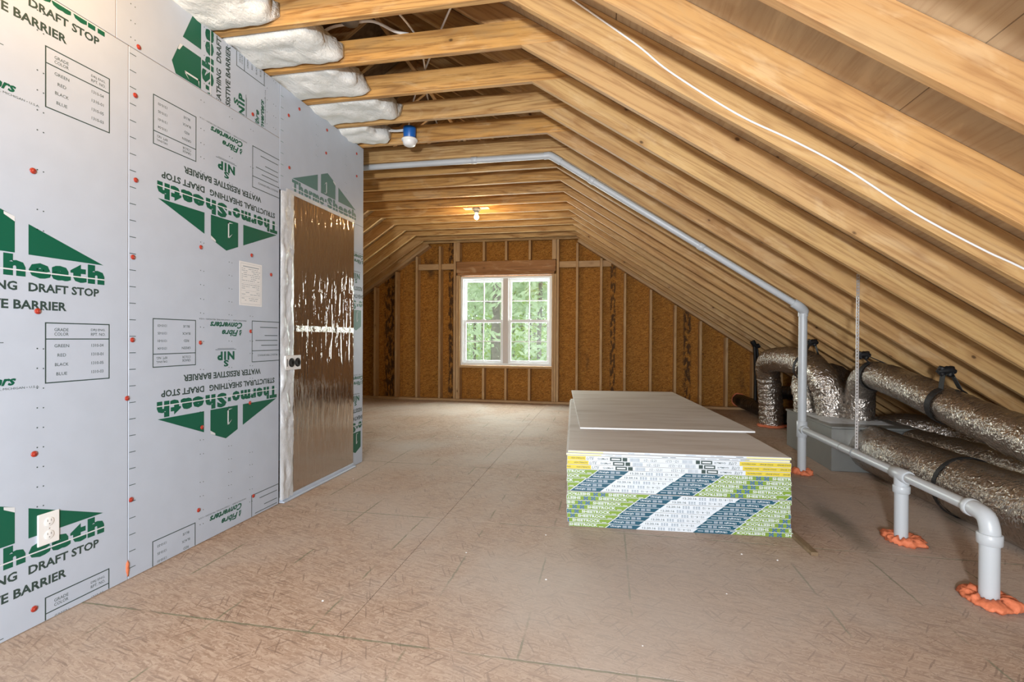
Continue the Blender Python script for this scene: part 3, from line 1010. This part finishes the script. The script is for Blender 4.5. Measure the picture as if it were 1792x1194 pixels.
# ------------------------------------------------------------------ lights and wiring on the ties
bx, by = -1.60, rafter_y(4) - T / 2 - .058
o = empty('junction_box', (bx, by, 2.64), 'round blue electrical box with a white cover hung on a tie', 'electrical box')
b = MB(); b.lathe([(.046, 0), (.049, .004), (.052, .085), (.052, .092), (.0001, .094)], (bx, by, 2.715), 28); b.build('box', M['blue'], o)
b = MB(); b.lathe([(.0001, -.05), (.03, -.048), (.046, -.040), (.054, -.022), (.056, -.006), (.064, -.003), (.066, .004), (.062, .010), (.0001, .011)], (bx, by, 2.703), 28); b.build('cover', M['whitep'], o)
b = MB(); b.box(bx - .012, bx + .012, by + .05, by + .058, 2.73, 2.79); b.build('bracket', M['grey'], o)
b = MB(); b.tube(catmull([(bx - .05, by - .01, 2.79), (bx - .14, by + .01, 2.80), (bx - .24, by + .0, 2.83), (bx - .36, by - .02, 2.86)], 8), .007, 8); b.build('cable', M['cable'], o)
b = MB(); b.tube(catmull([(bx - .05, by - .02, 2.775), (bx - .15, by - .01, 2.785), (bx - .25, by - .015, 2.81), (bx - .37, by - .03, 2.85)], 8), .006, 8); b.build('cable', M['cable'], o)

lx_, ly_ = -1.605, 5.91
o = empty('bulb_holder', (lx_, ly_, ZC), 'bare glowing bulb in a porcelain holder under the far collar ties', 'lamp')
b = MB(); b.box(lx_ - .16, lx_ + .16, ly_ - .05, ly_ + .05, ZC - .012, ZC - .001); b.build('mounting_board', M['stud'], o)
b = MB(); b.lathe([(.056, -.013), (.056, -.02), (.05, -.032), (.036, -.04), (.03, -.062), (.026, -.066), (.0001, -.066)], (lx_, ly_, ZC), 28); b.build('socket', M['grey'], o)
bulbm, nt, pp = mat('lit_bulb'); pp.inputs['Base Color'].default_value = (1, .9, .7, 1)
pp.inputs['Emission Color'].default_value = (1, .72, .36, 1); pp.inputs['Emission Strength'].default_value = 30
b = MB(); b.lathe([(.013, -.066), (.014, -.078), (.022, -.094), (.029, -.108), (.030, -.12), (.026, -.134), (.016, -.145), (.0001, -.149)], (lx_, ly_, ZC), 24)
b.build('bulb', bulbm, o)
l = bpy.data.lights.new('far_bulb_light', 'POINT'); l.energy = 22; l.color = (1.0, .70, .34); l.shadow_soft_size = .03
lo = bpy.data.objects.new('far_bulb_light', l); COL.objects.link(lo); lo.location = (lx_, ly_, ZC - .20)


def wire(name, pts, r, label, per=8, m='cable', cat='cable', group=None):
    b = MB(); b.tube(catmull(pts, per), r, 8)
    return tag(b.build(name, M[m], None, org=pts[0]), label, cat, group)


YW = rafter_y(0) - T / 2 - .0045
wire('electrical_cable', [(-.34, YW, 2.80), (-.17, YW, 2.655), (.12, YW, 2.415), (.27, YW, 2.275), (.55, YW, 2.065), (.78, YW, 1.93), (.98, YW, 1.80), (1.24, YW, 1.60), (1.48, YW, 1.445), (1.62, YW, 1.365), (2.0, YW, 1.13), (2.6, YW, .74)], .0042,
     'long white cable stapled down the face of a near sloping rafter')
wire('electrical_cable', [(-1.68, 2.60, 2.845), (-1.6, 2.62, 2.90), (-1.5, 2.63, 2.915), (-1.35, 2.64, 2.92), (-1.22, 2.66, 2.86), (-1.15, 2.70, 2.86)], .0085, 'thick white cable arching over the second orange tie')
wire('electrical_cable', [(-1.18, 2.29, 2.87), (-1.12, 2.72, 2.87), (-1.20, 3.1, 2.87), (-1.33, 3.5, 2.87), (-1.45, 4.2, 2.87)], .006, 'white cable crossing the tops of the ties, lower left strand of the crossing pair', group=None)
wire('electrical_cable', [(-.62, 2.25, 2.90), (-.88, 2.62, 2.90), (-1.14, 3.02, 2.90), (-1.5, 3.6, 2.90), (-1.8, 4.2, 2.90)], .006, 'white cable crossing the tops of the ties, right strand of the crossing pair')

# ------------------------------------------------------------------ stack of plasterboard
SR = .06497
SX, SYY = -.2162, 2.8163
PT = .0254
ROWS = []   # kind, extra shift
WID = 1.213


def ptape():
    """print of the green and blue end tape about its cross mark at s = 0 (period 1.17)"""
    p = Print(); h = PT - .0015; d = .031
    para = lambda a, c, m, l=0: p.poly([(a, 0), (c, 0), (c + d, h), (a + d, h)], m, l)
    for s in (-2.34, -1.17, 0, 1.17):
        q = Print()
        para_ = lambda a, c, m, l=0: q.poly([(a, 0), (c, 0), (c + d, h), (a + d, h)], m, l)
        para_(-.228, .252, 0); para_(.258, .425, 1); para_(.735, .936, 1)
        para_(.252, .258, 2)
        q.text('SHEETROCK', .052, .005, .212, .020, 2, 1, .03); q.rect(.22, .004, .245, .007, 2, 1)
        q.text('SHEETROCK', -.205, .005, -.05, .020, 2, 1, .03, 0, True); q.rect(-.235, .016, -.213, .019, 2, 1)
        for cx in (-.02, .022):
            for a, c in ((0, 0), (.008, .006), (-.008, -.006), (.008, -.006), (-.008, .006)):
                q.poly([(cx + a - .005, .0115 + c - .002), (cx + a + .002, .0115 + c - .005), (cx + a + .005, .0115 + c + .002), (cx + a - .002, .0115 + c + .005)], 3, 1)
        q.text('UltraLight', .285, .006, .345, .0185, 2, 1, .02, .2); q.rect(.352, .006, .376, .0185, 5, 1); q.rect(.382, .006, .405, .0185, 5, 1)
        q.text('12.20.16', .462, .007, .535, .0175, 4, 1, .01)
        for a in (.548, .562, .576, .604, .618, .632): q.rect(a, .005, a + .009, .010, 5, 1); q.rect(a, .012, a + .009, .019, 5, 1)
        q.text('1/2 - 4 - 12', .655, .007, .725, .0175, 4, 1, .01, 0, True)
        q.text('UltraLight', .855, .006, .92, .0185, 2, 1, .02, .2, True); q.rect(.80, .006, .822, .0185, 5, 1); q.rect(.828, .006, .848, .0185, 5, 1)
        q.rect(.763, .009, .793, .015, 5, 1)
        p.extend(q, lambda x, y, s=s: (x + s, y))
    return p


def ytape():
    p = Print(); h = PT - .0015
    p.rect(-.3, 0, .105, h, 6); p.rect(.945, 0, 1.5, h, 6)
    p.text('HIGH STRENGTH', .022, .008, .098, .016, 4, 1, .01, .2); p.text('GOLD BOND', -.09, .008, -.01, .016, 4, 1, .01, .2)
    p.text('LITE', .11, .005, .152, .019, 4, 1, .0, .25)
    p.text('GridMarX', .172, .007, .232, .0165, 4, 1, .01)
    p.rect(.242, .002, .306, h - .002, 4, 1); p.rect(.25, .008, .298, .016, 2, 2); p.rect(.312, .002, .338, h - .002, 4, 1)
    rr = random.Random(3)
    for a in (.352, .64):
        x = a
        while x < a + .055:
            w = rr.choice((.0012, .002, .003)); p.rect(x, .003, x + w, h - .003, 5, 1); x += w + rr.choice((.0015, .0025))
    p.text('1/2 - 12.21', .43, .005, .50, .018, 4, 1, .0, .2)
    p.text('1/2 - 12.21', .55, .005, .62, .018, 4, 1, .0, .2, True)
    p.rect(.712, .002, .734, h - .002, 4, 1); p.rect(.74, .002, .80, h - .002, 4, 1); p.rect(.747, .008, .793, .016, 2, 2)
    p.text('GridMarX', .81, .007, .872, .0165, 4, 1, .01, 0, True)
    p.text('LITE', .885, .005, .928, .019, 4, 1, .0, .25, True)
    p.text('HIGH STRENGTH', .955, .008, 1.03, .016, 4, 1, .01, .2, True); p.text('GOLD BOND', 1.05, .008, 1.12, .016, 4, 1, .01, .2, True)
    p.text('GOLD BOND', 1.14, .008, 1.21, .016, 4, 1, .01, .2, True)
    return p


PTAPE, YTAPE = ptape(), ytape()
TM = [M['tapegreen'], M['tapeblue'], M['white_ink'], M['xblue'], M['ink'], M['greyink'], M['yellow'], M['paleyellow']]
sheet_me = {}


def pack(z, kind, shift, jx, jy, label, h=PT, L=2.44, group='plasterboard sheets in the stack', rot=SR, org=None, n=2, w=WID):
    org = org or (SX, SYY)
    o = empty('plasterboard_pair' if n == 2 else 'plasterboard_sheet', (0, 0, 0), label, 'plasterboard', group)
    c, s = math.cos(rot), math.sin(rot)
    o.location = (org[0] + jx * c - jy * s, org[1] + jx * s + jy * c, z); o.rotation_euler = (0, 0, rot)
    key = (n, h, L)
    if key not in sheet_me:
        b = MB(); t = h / n
        b.box(0, w, .0, L, .0003, t - .0004); m0 = b.mesh('sheet', [M['gyppaper'], M['gyp']], bevel=.0012)
        for f in m0.polygons:
            if abs(f.normal.y) > .9: f.material_index = 1
        b = MB(); b.box(0, w, -.0012, -.0002, .0006, h - .0006); m1 = b.mesh('end_tape', [M['tapewhite']], bevel=.0003)
        sheet_me[key] = (m0, m1)
    m0, m1 = sheet_me[key]
    for i in range(n):
        q = bpy.data.objects.new('sheet', m0); COL.objects.link(q); q.parent = o; q.location = (0, 0, i * h / n)
    if kind:
        q = bpy.data.objects.new('end_tape', m1); COL.objects.link(q); q.parent = o
        p = Print()
        if kind == 'g': p.extend(PTAPE, lambda x, y: (x + shift, y))
        elif kind == 'y': p.extend(YTAPE, lambda x, y: (x + shift, y))
        else:
            p.rect(.0, .002, .2, h - .004, 7); p.rect(.98, .002, w, h - .004, 7)
            rr = random.Random(int(z * 1000)); x = .22
            while x < .96:
                ww = rr.uniform(.01, .06)
                if rr.random() < .4: p.rect(x, h * .4, x + ww, h * .6, 4 if rr.random() < .4 else 5, 1)
                x += ww + .012
        p.clip(.001, .0011, w - .001, h - .0024)
        b = MB()
        for pts, m, l in p.p:
            q = [Vector((x, -.0013 - .0003 * (l + 1), y)) for x, y in pts]
            if len(q) > 2 and (q[1] - q[0]).cross(q[2] - q[0]).y > 0: q = q[::-1]
            b.add(q, [tuple(range(len(q)))], m)
        q = bpy.data.objects.new('printed_lettering', b.mesh('printed_lettering', TM)); COL.objects.link(q); q.parent = o
        if kind == 'w': q['kind'] = 'stuff'
    return o


rj = random.Random(11)
ordn = ['first', 'second', 'third', 'fourth', 'fifth', 'sixth', 'seventh', 'eighth']
z = .0005
for i in range(8):           # lower green-ended pairs, bottom up
    k = 7 - i
    sh = (.18, .13, .098, .062, .035, .01, -.025, -.05)[k]
    lab = 'green and blue taped plasterboard pair, ' + ('resting on the floor under the whole stack' if i == 0 else ordn[i] + ' layer up from the floor')
    pack(z, 'g', sh, rj.uniform(-.004, .004) + (.012 if i == 0 else 0), rj.uniform(-.003, .003), lab); z += PT
z += .001
for i in range(5):
    k = 4 - i
    lab = 'green and blue taped plasterboard pair, ' + ordn[k] + ' layer below the yellow-ended ones'
    pack(z, 'g', 1.065 - .0347 * k, rj.uniform(-.004, .004), rj.uniform(-.003, .003), lab); z += PT
for i in range(3):
    lab = 'yellow-ended plasterboard pair, ' + ('directly on the green-ended layers', 'middle of the three bright yellow rows', 'topmost of the three bright yellow rows')[i]
    pack(z, 'y', .017 * (2 - i), rj.uniform(-.004, .003), rj.uniform(-.003, .003), lab); z += PT
for i in range(2):
    lab = ('white-edged plasterboard pair with faint yellow ends, just above the bright yellow rows', 'white-edged plasterboard pair with a dusty grey face, top of the full stack')[i]
    pack(z, 'w', 0, (-.006, .004)[i], (.004, .012)[i], lab, h=.0132); z += .0134
ZTOP = z
c = math.cos(.09), math.sin(.09)
pack(ZTOP + .0005, None, 0, 0, 0, 'single dusty grey plasterboard sheet lying set back on top of the stack', h=.0127, L=2.49, rot=.094, org=(-.181, 3.51), n=1, w=1.2)
b = MB(); b.box(0, .9, -.017, .017, 0, .02)
o = inst('wood_batten', b.mesh('wood_batten', [M['batten']], bevel=.002), (1.028, 2.67, .0005), (0, 0, PI / 2 + .06))
tag(o, 'short brown wood batten on the floor along the right side of the stack', 'batten', None)

# ------------------------------------------------------------------ white plastic drain pipe
PX = 1.552
pipe = empty('drain_pipe', (PX, 4.30, 0), 'white plastic pipe run from the ties down the rafters and along the floor on posts', 'pipe')
PR = .0315; pz = .362; yP = 4.30
run = [(-2.85, yP - .04, ZC - .028), (CX - .02, yP - .04, ZC - .030)]


def pp_(name, pts, r, n=20, mk=True):
    b = MB(); b.tube(pts, r, n)
    return b.build(name, M['pvc'], pipe)


def collar(b, c, ax, r, L):
    d = Vector(ax).normalized(); c = Vector(c)
    b.tube([c - d * L / 2, c - d * (L / 2 - .003), c + d * (L / 2 - .003), c + d * L / 2], lambda i: r - .003 if i in (0, 3) else r, 20)


e1 = Vector((CX - .02, yP - .04, ZC - .030)); slope = Vector((1, 0, -SL)).normalized()
e2 = Vector((PX - .045, yP - .04, rz(PX - .045) - .038))
e1b = Vector((CX + .03, yP - .04, rz(CX + .03) - .038))
pp_('pipe', run, .026); pp_('pipe', [e1b, e2], .026)
b = MB(); b.tube(catmull([e1 - Vector((.05, 0, 0)), e1, e1b + slope * .0, e1b + slope * .06], 6), .0315, 20); b.build('elbow', M['pvc'], pipe)
for t in (.16, .62): b = MB(); collar(b, e1b.lerp(e2, t), slope, .0305, .05); b.build('coupling', M['pvc'], pipe)
b = MB(); collar(b, (-1.18, yP - .04, ZC - .028), (1, 0, 0), .0305, .05); b.build('coupling', M['pvc'], pipe)
top = Vector((PX, yP, e2.z - .05))
b = MB(); b.tube(catmull([e2 - slope * .05, e2, Vector((PX, yP - .01, e2.z - .035)), top, top - Vector((0, 0, .03))], 6), .036, 20); b.build('elbow', M['pvc'], pipe)
pp_('pipe', [(PX, yP, .001), top - Vector((0, 0, .02))], PR)
b = MB(); collar(b, (PX, yP, pz), (0, 0, 1), .039, .13); b.tube([(PX, yP, pz), (PX, yP - .07, pz)], .034, 20); b.build('tee', M['pvc'], pipe)
yE = 2.338
pp_('pipe', [(PX, yP - .04, pz), (PX, yE + .08, pz)], .026)
for yy in (3.62,): b = MB(); collar(b, (PX, yy, pz), (0, 1, 0), .0275, .008); b.build('joint_ring', M['grey'], pipe)
yM = 2.949
pp_('pipe', [(PX, yM, .001), (PX, yM, pz - .03)], PR)
b = MB(); collar(b, (PX, yM, pz), (0, 1, 0), .035, .13); b.tube([(PX, yM, pz), (PX, yM, pz - .07)], .034, 20); collar(b, (PX, yM, pz - .075), (0, 0, 1), .039, .04); b.build('tee', M['pvc'], pipe)
pp_('pipe', [(PX, yE, .001), (PX, yE, pz - .06)], .0335)
b = MB(); b.tube(catmull([(PX, yE + .115, pz), (PX, yE + .07, pz), (PX, yE + .02, pz - .013), (PX, yE, pz - .055), (PX, yE, pz - .095)], 6), .034, 20)
collar(b, (PX, yE + .105, pz), (0, 1, 0), .038, .03); collar(b, (PX, yE, pz - .095), (0, 0, 1), .042, .045); b.build('elbow', M['pvc'], pipe)
foam_ring((PX, yP, 0), .028, .05, 1.3, 'orange foam bead round the tall pipe post behind the stack')
foam_ring((PX + .004, yM, 0), .028, .062, 4.7, 'orange foam bead round the middle short pipe post')
foam_ring((PX + .002, yE, 0), .030, .065, 8.1, 'orange foam bead round the pipe post with the elbow')

# perforated hanger strap
yS = rafter_y(3) - T / 2 - .003
o = empty('perforated_strap', (PX + .01, yS, .33), 'perforated metal strap hanging from a rafter to the low pipe', 'strap')
b = MB()
z = .392; zt = 1.50
while z < zt:
    z2 = min(z + .02, zt)
    b.box(PX + .001, PX + .0065, yS - .0008, yS + .0008, z, z2); b.box(PX + .0135, PX + .019, yS - .0008, yS + .0008, z, z2)
    b.box(PX + .0065, PX + .0135, yS - .0008, yS + .0008, z, z + .011)
    z += .02
b.build('strap', M['steel'], o)
b = MB(); b.tube([(PX + .029 * math.cos(a), yS, pz + .029 * math.sin(a)) for a in [i * 2 * PI / 24 for i in range(25)]], .0025, 6, caps=False); b.build('clip', M['grey'], o)

# ------------------------------------------------------------------ air ducts


def duct(name, pts, r, label, m='duct', seed=1.0, rib=.018, per=14, n=30, cat='duct', group='foil air ducts', wr=.05):
    P = catmull(pts, per)
    # resample evenly
    out = [P[0]]; step = .02; acc = 0
    for i in range(1, len(P)):
        a, bq = P[i - 1], P[i]; d = (bq - a).length; t = step - acc
        while t <= d: out.append(a.lerp(bq, t / d)); t += step
        acc = d - (t - step)
    R = lambda i: r * (1 + rib * math.sin(i * 2.1 + 1.3 * math.sin(i * .37 + seed)) + .03 * mnoise.noise(Vector((i * .11, seed, 0))))

    def wob(i, k):
        a = 2 * PI * k / n
        return 1 + wr * mnoise.noise(Vector((i * .16, math.cos(a) * 1.6, math.sin(a) * 1.6 + seed))) + wr * .6 * mnoise.noise(Vector((i * .55 + seed, math.cos(a) * 4, math.sin(a) * 4)))
    b = MB(); b.tube(out, R, n, True, 0, True, wob)
    return tag(b.build(name, M[m], None, org=tuple(out[0])), label, cat, group)


o = empty('duct_plenum', (2.14, 4.95, 0), 'dull metal box on the floor that the foil ducts join, behind the tall pipe post', 'duct box')
b = MB(); b.box(1.828, 2.46, 4.437, 5.46, .001, .352); b.build('body', M['tin'], o, bevel=.004)
b = MB(); b.box(1.818, 2.47, 4.427, 5.47, .352, .372); b.build('lid', M['tin'], o, bevel=.003)
b = MB(); b.box(1.822, 1.862, 4.431, 4.437, .004, .35); b.box(1.822, 1.828, 4.437, 4.475, .004, .35); b.build('corner_flange', M['tin'], o)
bm_ = MB(); vs = []; fs = []
for i in range(31):
    for j in range(19):
        x = 1.86 + .5 * j / 18; y = 4.58 + .82 * i / 30
        e = min(i, 30 - i, j, 18 - j)
        vs.append((x + .02 * mnoise.noise(Vector((y * 9, 0, j))), y, .3725 + (.004 + .022 * abs(mnoise.noise(Vector((x * 18, y * 18, 2)))) if e > 0 else 0)))
for i in range(30):
    for j in range(18): a = i * 19 + j; fs.append((a, a + 1, a + 20, a + 19))
bm_.add(vs, fs, 0, True); bm_.build('foil_flashing', M['tape'], o)

duct('foil_duct', [(2.14, 4.50, .195), (2.15, 3.9, .19), (2.16, 3.3, .186), (2.18, 2.75, .186), (2.27, 2.35, .19), (2.5, 2.0, .2)], .183, 'fat foil duct lying on the floor nearest the pipe posts', seed=1.1, rib=.006)
duct('foil_duct', [(2.40, 4.40, .22), (2.50, 4.1, .215), (2.60, 3.6, .22), (2.66, 3.0, .225), (2.72, 2.4, .22)], .155, 'crumpled foil duct lying just behind the fat floor duct', seed=5.2, rib=.014)
duct('foil_duct', [(2.46, 5.0, .25), (2.66, 4.92, .29), (2.86, 4.70, .27), (3.0, 4.35, .18)], .14, 'short dark foil duct leaving the right side of the metal box', seed=9.4, rib=.02)
duct('foil_duct', [(2.22, 4.86, .37), (2.22, 4.85, .5), (2.21, 4.82, .64), (2.20, 4.70, .755), (2.20, 4.50, .785), (2.19, 4.1, .735), (2.19, 3.7, .665), (2.20, 3.1, .56), (2.24, 2.5, .47), (2.3, 2.0, .4)], .115,
     'foil duct slung in black straps under the rafters', seed=2.6, rib=.012)
duct('foil_duct', [(2.06, 5.0, .37), (2.05, 5.0, .52), (2.0, 5.05, .70), (1.95, 5.25, .83), (1.93, 5.6, .865), (1.92, 6.1, .85), (1.93, 6.38, .80), (1.96, 6.5, .65), (1.99, 6.54, .45), (2.01, 6.56, .25), (2.02, 6.57, .02)], .135,
     'foil duct arching from the metal box up and back down to the far floor', seed=3.8, rib=.03)
duct('foil_duct', [(1.95, 5.28, .37), (1.945, 5.29, .5), (1.95, 5.36, .62), (2.05, 5.5, .70), (2.3, 5.6, .72), (2.5, 5.65, .6)], .115, 'short foil riser standing on the metal box behind the arching duct', seed=6.6, rib=.03)
duct('black_duct', [(2.03, 8.13, .14), (2.05, 7.7, .135), (2.10, 7.2, .13), (2.16, 6.85, .125), (2.22, 6.68, .09), (2.24, 6.62, .01)], .095, 'black sleeved duct lying on the floor by the gable wall', 'black', seed=7.7, rib=.03, group='black ducts')
duct('black_duct', [(2.30, 7.6, .005), (2.32, 7.58, .15), (2.34, 7.5, .3), (2.45, 7.2, .36), (2.6, 6.6, .35)], .09, 'black sleeved duct rising behind the far foil duct', 'black', seed=8.8, rib=.03, group='black ducts')
foam_ring((2.23, 6.63, 0), .075, .06, 12.2, 'orange foam round the floor end of the lying black duct', zz=.025)
foam_ring((2.02, 6.58, 0), .12, .045, 15.2, 'orange foam round the foot of the arching foil duct', zz=.022)
foam_ring((2.30, 7.6, 0), .08, .06, 18.2, 'orange foam round the foot of the rising black duct', zz=.022)
fr = foam_ring((0, 0, 0), .085, .022, 21.2, 'orange foam round the hole of the black duct in the gable wall', zz=.02)
fr.rotation_euler = (PI / 2, 0, 0); fr.location = (2.03, YB + .141, .14)


def loop_strap(c, axis, r, w, label, tail=None, t=.004, bow=0):
    """flat strap round a duct, with two tails up to a rafter"""
    ax = Vector(axis).normalized(); up = Vector((0, 0, 1)); up = (up - ax * up.dot(ax)).normalized(); sd = ax.cross(up)
    c = Vector(c); vs = []; fs = []
    prof = []
    if tail:
        a0 = .45
        n = 26
        prof.append(Vector(tail) + sd * .02)
        for i in range(n + 1):
            a = PI / 2 - a0 - (2 * PI - 2 * a0) * i / n
            prof.append(c + (sd * math.cos(a) + up * math.sin(a)) * r)
        prof.append(Vector(tail) - sd * .02)
    else:
        for i in range(33):
            a = 2 * PI * i / 32; prof.append(c + (sd * math.cos(a) + up * math.sin(a)) * r)
    N = len(prof)
    for i, q in enumerate(prof):
        out = (q - c); out = (out - ax * out.dot(ax)).normalized()
        for s_, o_ in ((-1, 0), (1, 0), (1, 1), (-1, 1)): vs.append(q + ax * (w / 2 * s_) + out * (t * o_))
    for i in range(N - 1):
        for k in range(4):
            k2 = (k + 1) % 4; fs.append((i * 4 + k, i * 4 + k2, (i + 1) * 4 + k2, (i + 1) * 4 + k))
    b = MB(); b.add(vs, fs, 0, False)
    if tail:
        q = Vector(tail)
        for s_ in (-1, 1):
            b.tube([q + sd * .015 * s_ - Vector((0, 0, .03)), q + sd * .03 * s_ + ax * .01, q + sd * .022 * s_ + Vector((.0, 0, .03))], lambda i: (.014, .026, .02)[i], 8)
        b.tube([q - sd * .05, q + Vector((0, 0, .012)), q + sd * .05], lambda i: (.015, .026, .015)[i], 8)
    return tag(b.build('hanger_strap', M['blackmatte'], None, org=tuple(c)), label, 'strap', 'black duct straps')


def roofp(x, y, d=.01): return (x, y, rz(x) - d)


loop_strap((2.20, 4.56, .785), (0, 1, .1), .122, .05, 'black strap holding the far upper end of the slung foil duct', roofp(2.13, 4.60, .02))
loop_strap((2.19, 3.66, .658), (0, 1, .17), .122, .05, 'black strap holding the middle of the slung foil duct', roofp(2.18, 3.66, .06))
loop_strap((2.155, 3.42, .186), (0, 1, 0), .186, .03, 'thin black strap round the fat floor duct', None)
loop_strap((2.635, 3.27, .222), (.1, 1, 0), .162, .05, 'wide black strap round the crumpled floor duct', None)
loop_strap((1.94, 5.22, .82), (-.2, 1, .3), .146, .035, 'black strap round the crown of the arching foil duct', roofp(1.98, 5.24, .02))
b = MB(); b.tube([(2.03, 7.32, rz(2.03) - .01), (2.045, 7.32, .6), (2.05, 7.34, .235)], lambda i: .02, 6); b.tube([(2.06, 7.34, rz(2.06) - .01), (2.11, 7.34, .6), (2.13, 7.34, .22)], lambda i: .015, 6)
b.tube([(2.0, 7.32, rz(2.0) - .0), (2.05, 7.33, rz(2.05) - .05), (2.09, 7.34, rz(2.09) - .0)], .035, 8)
tag(b.build('hanger_strap', M['blackmatte'], None, org=(2.05, 7.33, .6)), 'long black strap hanging from the rafters to the lying black duct', 'strap', 'black duct straps')

# crumbs of plaster on the floor
b = MB(); rr = random.Random(21)
for i in range(26):
    x, y = rr.uniform(-1.9, 1.4), rr.uniform(1.6, 6.5)
    if -.4 < x < 1.2 and 2.7 < y < 6.2: continue
    s = rr.uniform(.002, .006)
    b.add([(x - s, y, .0005), (x, y - s, .0005), (x + s, y, .0005), (x, y + s, .0005), (x, y, .0005 + s * .7)], [(0, 1, 4), (1, 2, 4), (2, 3, 4), (3, 0, 4), (0, 3, 2, 1)])
tag(b.build('debris', M['gyp'], None, org=(0, 3, 0)), 'white plaster crumbs scattered on the floor', 'crumbs', None, 'stuff')

# ------------------------------------------------------------------ woods outside the window
GZ = -3.0
gm, nt, pp = mat('woodland_floor')
tc = nd(nt, 'ShaderNodeTexCoord'); lk(nt, ramp(nt, noise(nt, tc.outputs['Object'], .8, 5), [(.3, (.10, .16, .04)), (.6, (.22, .34, .08)), (.8, (.30, .25, .15))]), pp.inputs['Base Color'])
b = MB(); b.box(-60, 40, 9.2, 45, GZ - .3, GZ); b.add([(-60, 45, GZ), (40, 45, GZ), (40, 120, 4.5), (-60, 120, 4.5)], [(0, 1, 2, 3)]); tag(b.build('ground', gm), kind='structure')
bark = wood('bark', [(.20, .17, .14), (.25, .21, .18)], (.07, .05, .04), .6, 9, 0)


def leafmat(name, c1, c2):
    m, nt, p = mat(name); nt.nodes.remove(p)
    tc = nd(nt, 'ShaderNodeTexCoord')
    c = mixc(nt, noise(nt, tc.outputs['Object'], 2.5, 3), c1, c2)
    d = nd(nt, 'ShaderNodeBsdfDiffuse'); t = nd(nt, 'ShaderNodeBsdfTranslucent'); mx = nd(nt, 'ShaderNodeMixShader'); mx.inputs[0].default_value = .55
    lk(nt, c, d.inputs[0]); lk(nt, c, t.inputs[0]); lk(nt, d.outputs[0], mx.inputs[1]); lk(nt, t.outputs[0], mx.inputs[2])
    lk(nt, mx.outputs[0], nt.nodes['Material Output'].inputs[0]); return m


LF = [leafmat('spring_leaves', (.25, .36, .09), (.56, .64, .27)), leafmat('pale_leaves', (.34, .42, .27), (.58, .64, .45))]


def leaves_mesh(name, n, r, h0, h1, size, m, seed):
    rr = random.Random(seed); b = MB()
    cl = [(rr.uniform(-r, r), rr.uniform(-r, r), rr.uniform(h0, h1)) for _ in range(max(12, n // 45))]
    for i in range(n):
        c = rr.choice(cl); g = r * .32
        p = Vector((c[0] + rr.gauss(0, g), c[1] + rr.gauss(0, g), c[2] + rr.gauss(0, g * .6)))
        a = Vector((rr.gauss(0, 1), rr.gauss(0, 1), rr.gauss(0, 1))).normalized(); q = a.orthogonal().normalized() * size * rr.uniform(.5, 1.2); a = a * size * .6 * rr.uniform(.6, 1.2)
        b.add([p - q, p - a * .6, p + q, p + a * .6], [(0, 1, 2, 3)])
    return b.mesh(name, [m])


def trunk_mesh(h, r, seed):
    b = MB(); pts = [(.05 * mnoise.noise(Vector((i * .3, seed, 0))), .05 * mnoise.noise(Vector((i * .3, 0, seed))), h * i / 16) for i in range(17)]
    b.tube(pts, lambda i: r * (1.25 if i == 0 else 1 - .035 * i), 12)
    for i in range(5, 16):
        a = i * 2.4 + seed; L = .5 + .06 * (16 - i)
        b.tube([pts[i], (pts[i][0] + math.cos(a) * L, pts[i][1] + math.sin(a) * L, pts[i][2] + .15), (pts[i][0] + math.cos(a) * L * 1.8, pts[i][1] + math.sin(a) * L * 1.8, pts[i][2] + .1)], lambda k: r * (.18, .1, .03)[k], 5)
    return b.mesh('trunk', [bark])


TRK = [trunk_mesh(14, .17, 1), trunk_mesh(13, .10, 4), trunk_mesh(12, .065, 7)]
CRN = [leaves_mesh('foliage', 4200, 2.6, 1.6, 13, .17, LF[1], 3), leaves_mesh('foliage', 3200, 1.9, 1.0, 9, .14, LF[0], 5)]
LR = {0: 'thick', 1: 'slim', 2: 'thin'}


def xat(px, Y):
    cy, sy = math.cos(YAW), math.sin(YAW); t = (px - 896) / FPX
    return Y * (-sy + cy * t) / (cy + sy * t)


trees = [(869, 16, 0, 0, 'thick grey trunk in the right half of the left window'), (945, 18, 1, 0, 'slim grey trunk near the right side of the right window'),
         (861, 22, 2, 0, 'thin trunk close beside the thick one in the left window'), (928, 21, 2, 1, 'thin trunk with bright leaves, left of the slim trunk in the right window'),
         (830, 26, 1, 0, 'pale tree in the middle of the left window'), (900, 27, 1, 1, 'bright green tree at the left edge of the right window'),
         (816, 32, 1, 0, 'pale tree at the left edge of the left window'), (914, 33, 0, 0, 'pale tree well back in the middle of the right window'), (845, 36, 0, 0, 'pale tree far back in the left window'),
         (960, 30, 1, 1, 'bright green tree at the right edge of the right window'), (880, 42, 0, 0, 'pale tree farthest back behind the window mullion'), (935, 40, 0, 0, 'pale tree far back in the right window')]
for i, (px, Y, tk, ck, lab) in enumerate(trees):
    x = xat(px, Y)
    o = empty('tree', (x, Y, GZ), lab, 'tree', 'trees outside the window')
    q = inst('trunk', TRK[tk], (x, Y, GZ), (0, 0, i * 1.3), o)
    q = tag(inst('foliage', CRN[ck], (x, Y, GZ), (0, 0, i * 2.1), o), kind='stuff')
SHB = leaves_mesh('shrub', 1500, 1.5, .3, 2.7, .12, LF[0], 9)
for i, (px, Y, lab) in enumerate(((822, 19, 'bright green shrub low at the left of the left window'), (848, 24, 'bright green shrub low behind the thick trunk'), (905, 20, 'bright green shrub low at the left of the right window'),
                                  (932, 25, 'bright green shrub low in the middle of the right window'), (958, 21, 'bright green shrub low at the right of the right window'), (880, 28, 'bright green shrub low behind the window mullion'))):
    tag(inst('shrub', SHB, (xat(px, Y), Y, GZ), (0, 0, i * 1.7)), lab, 'shrub', 'shrubs outside the window')
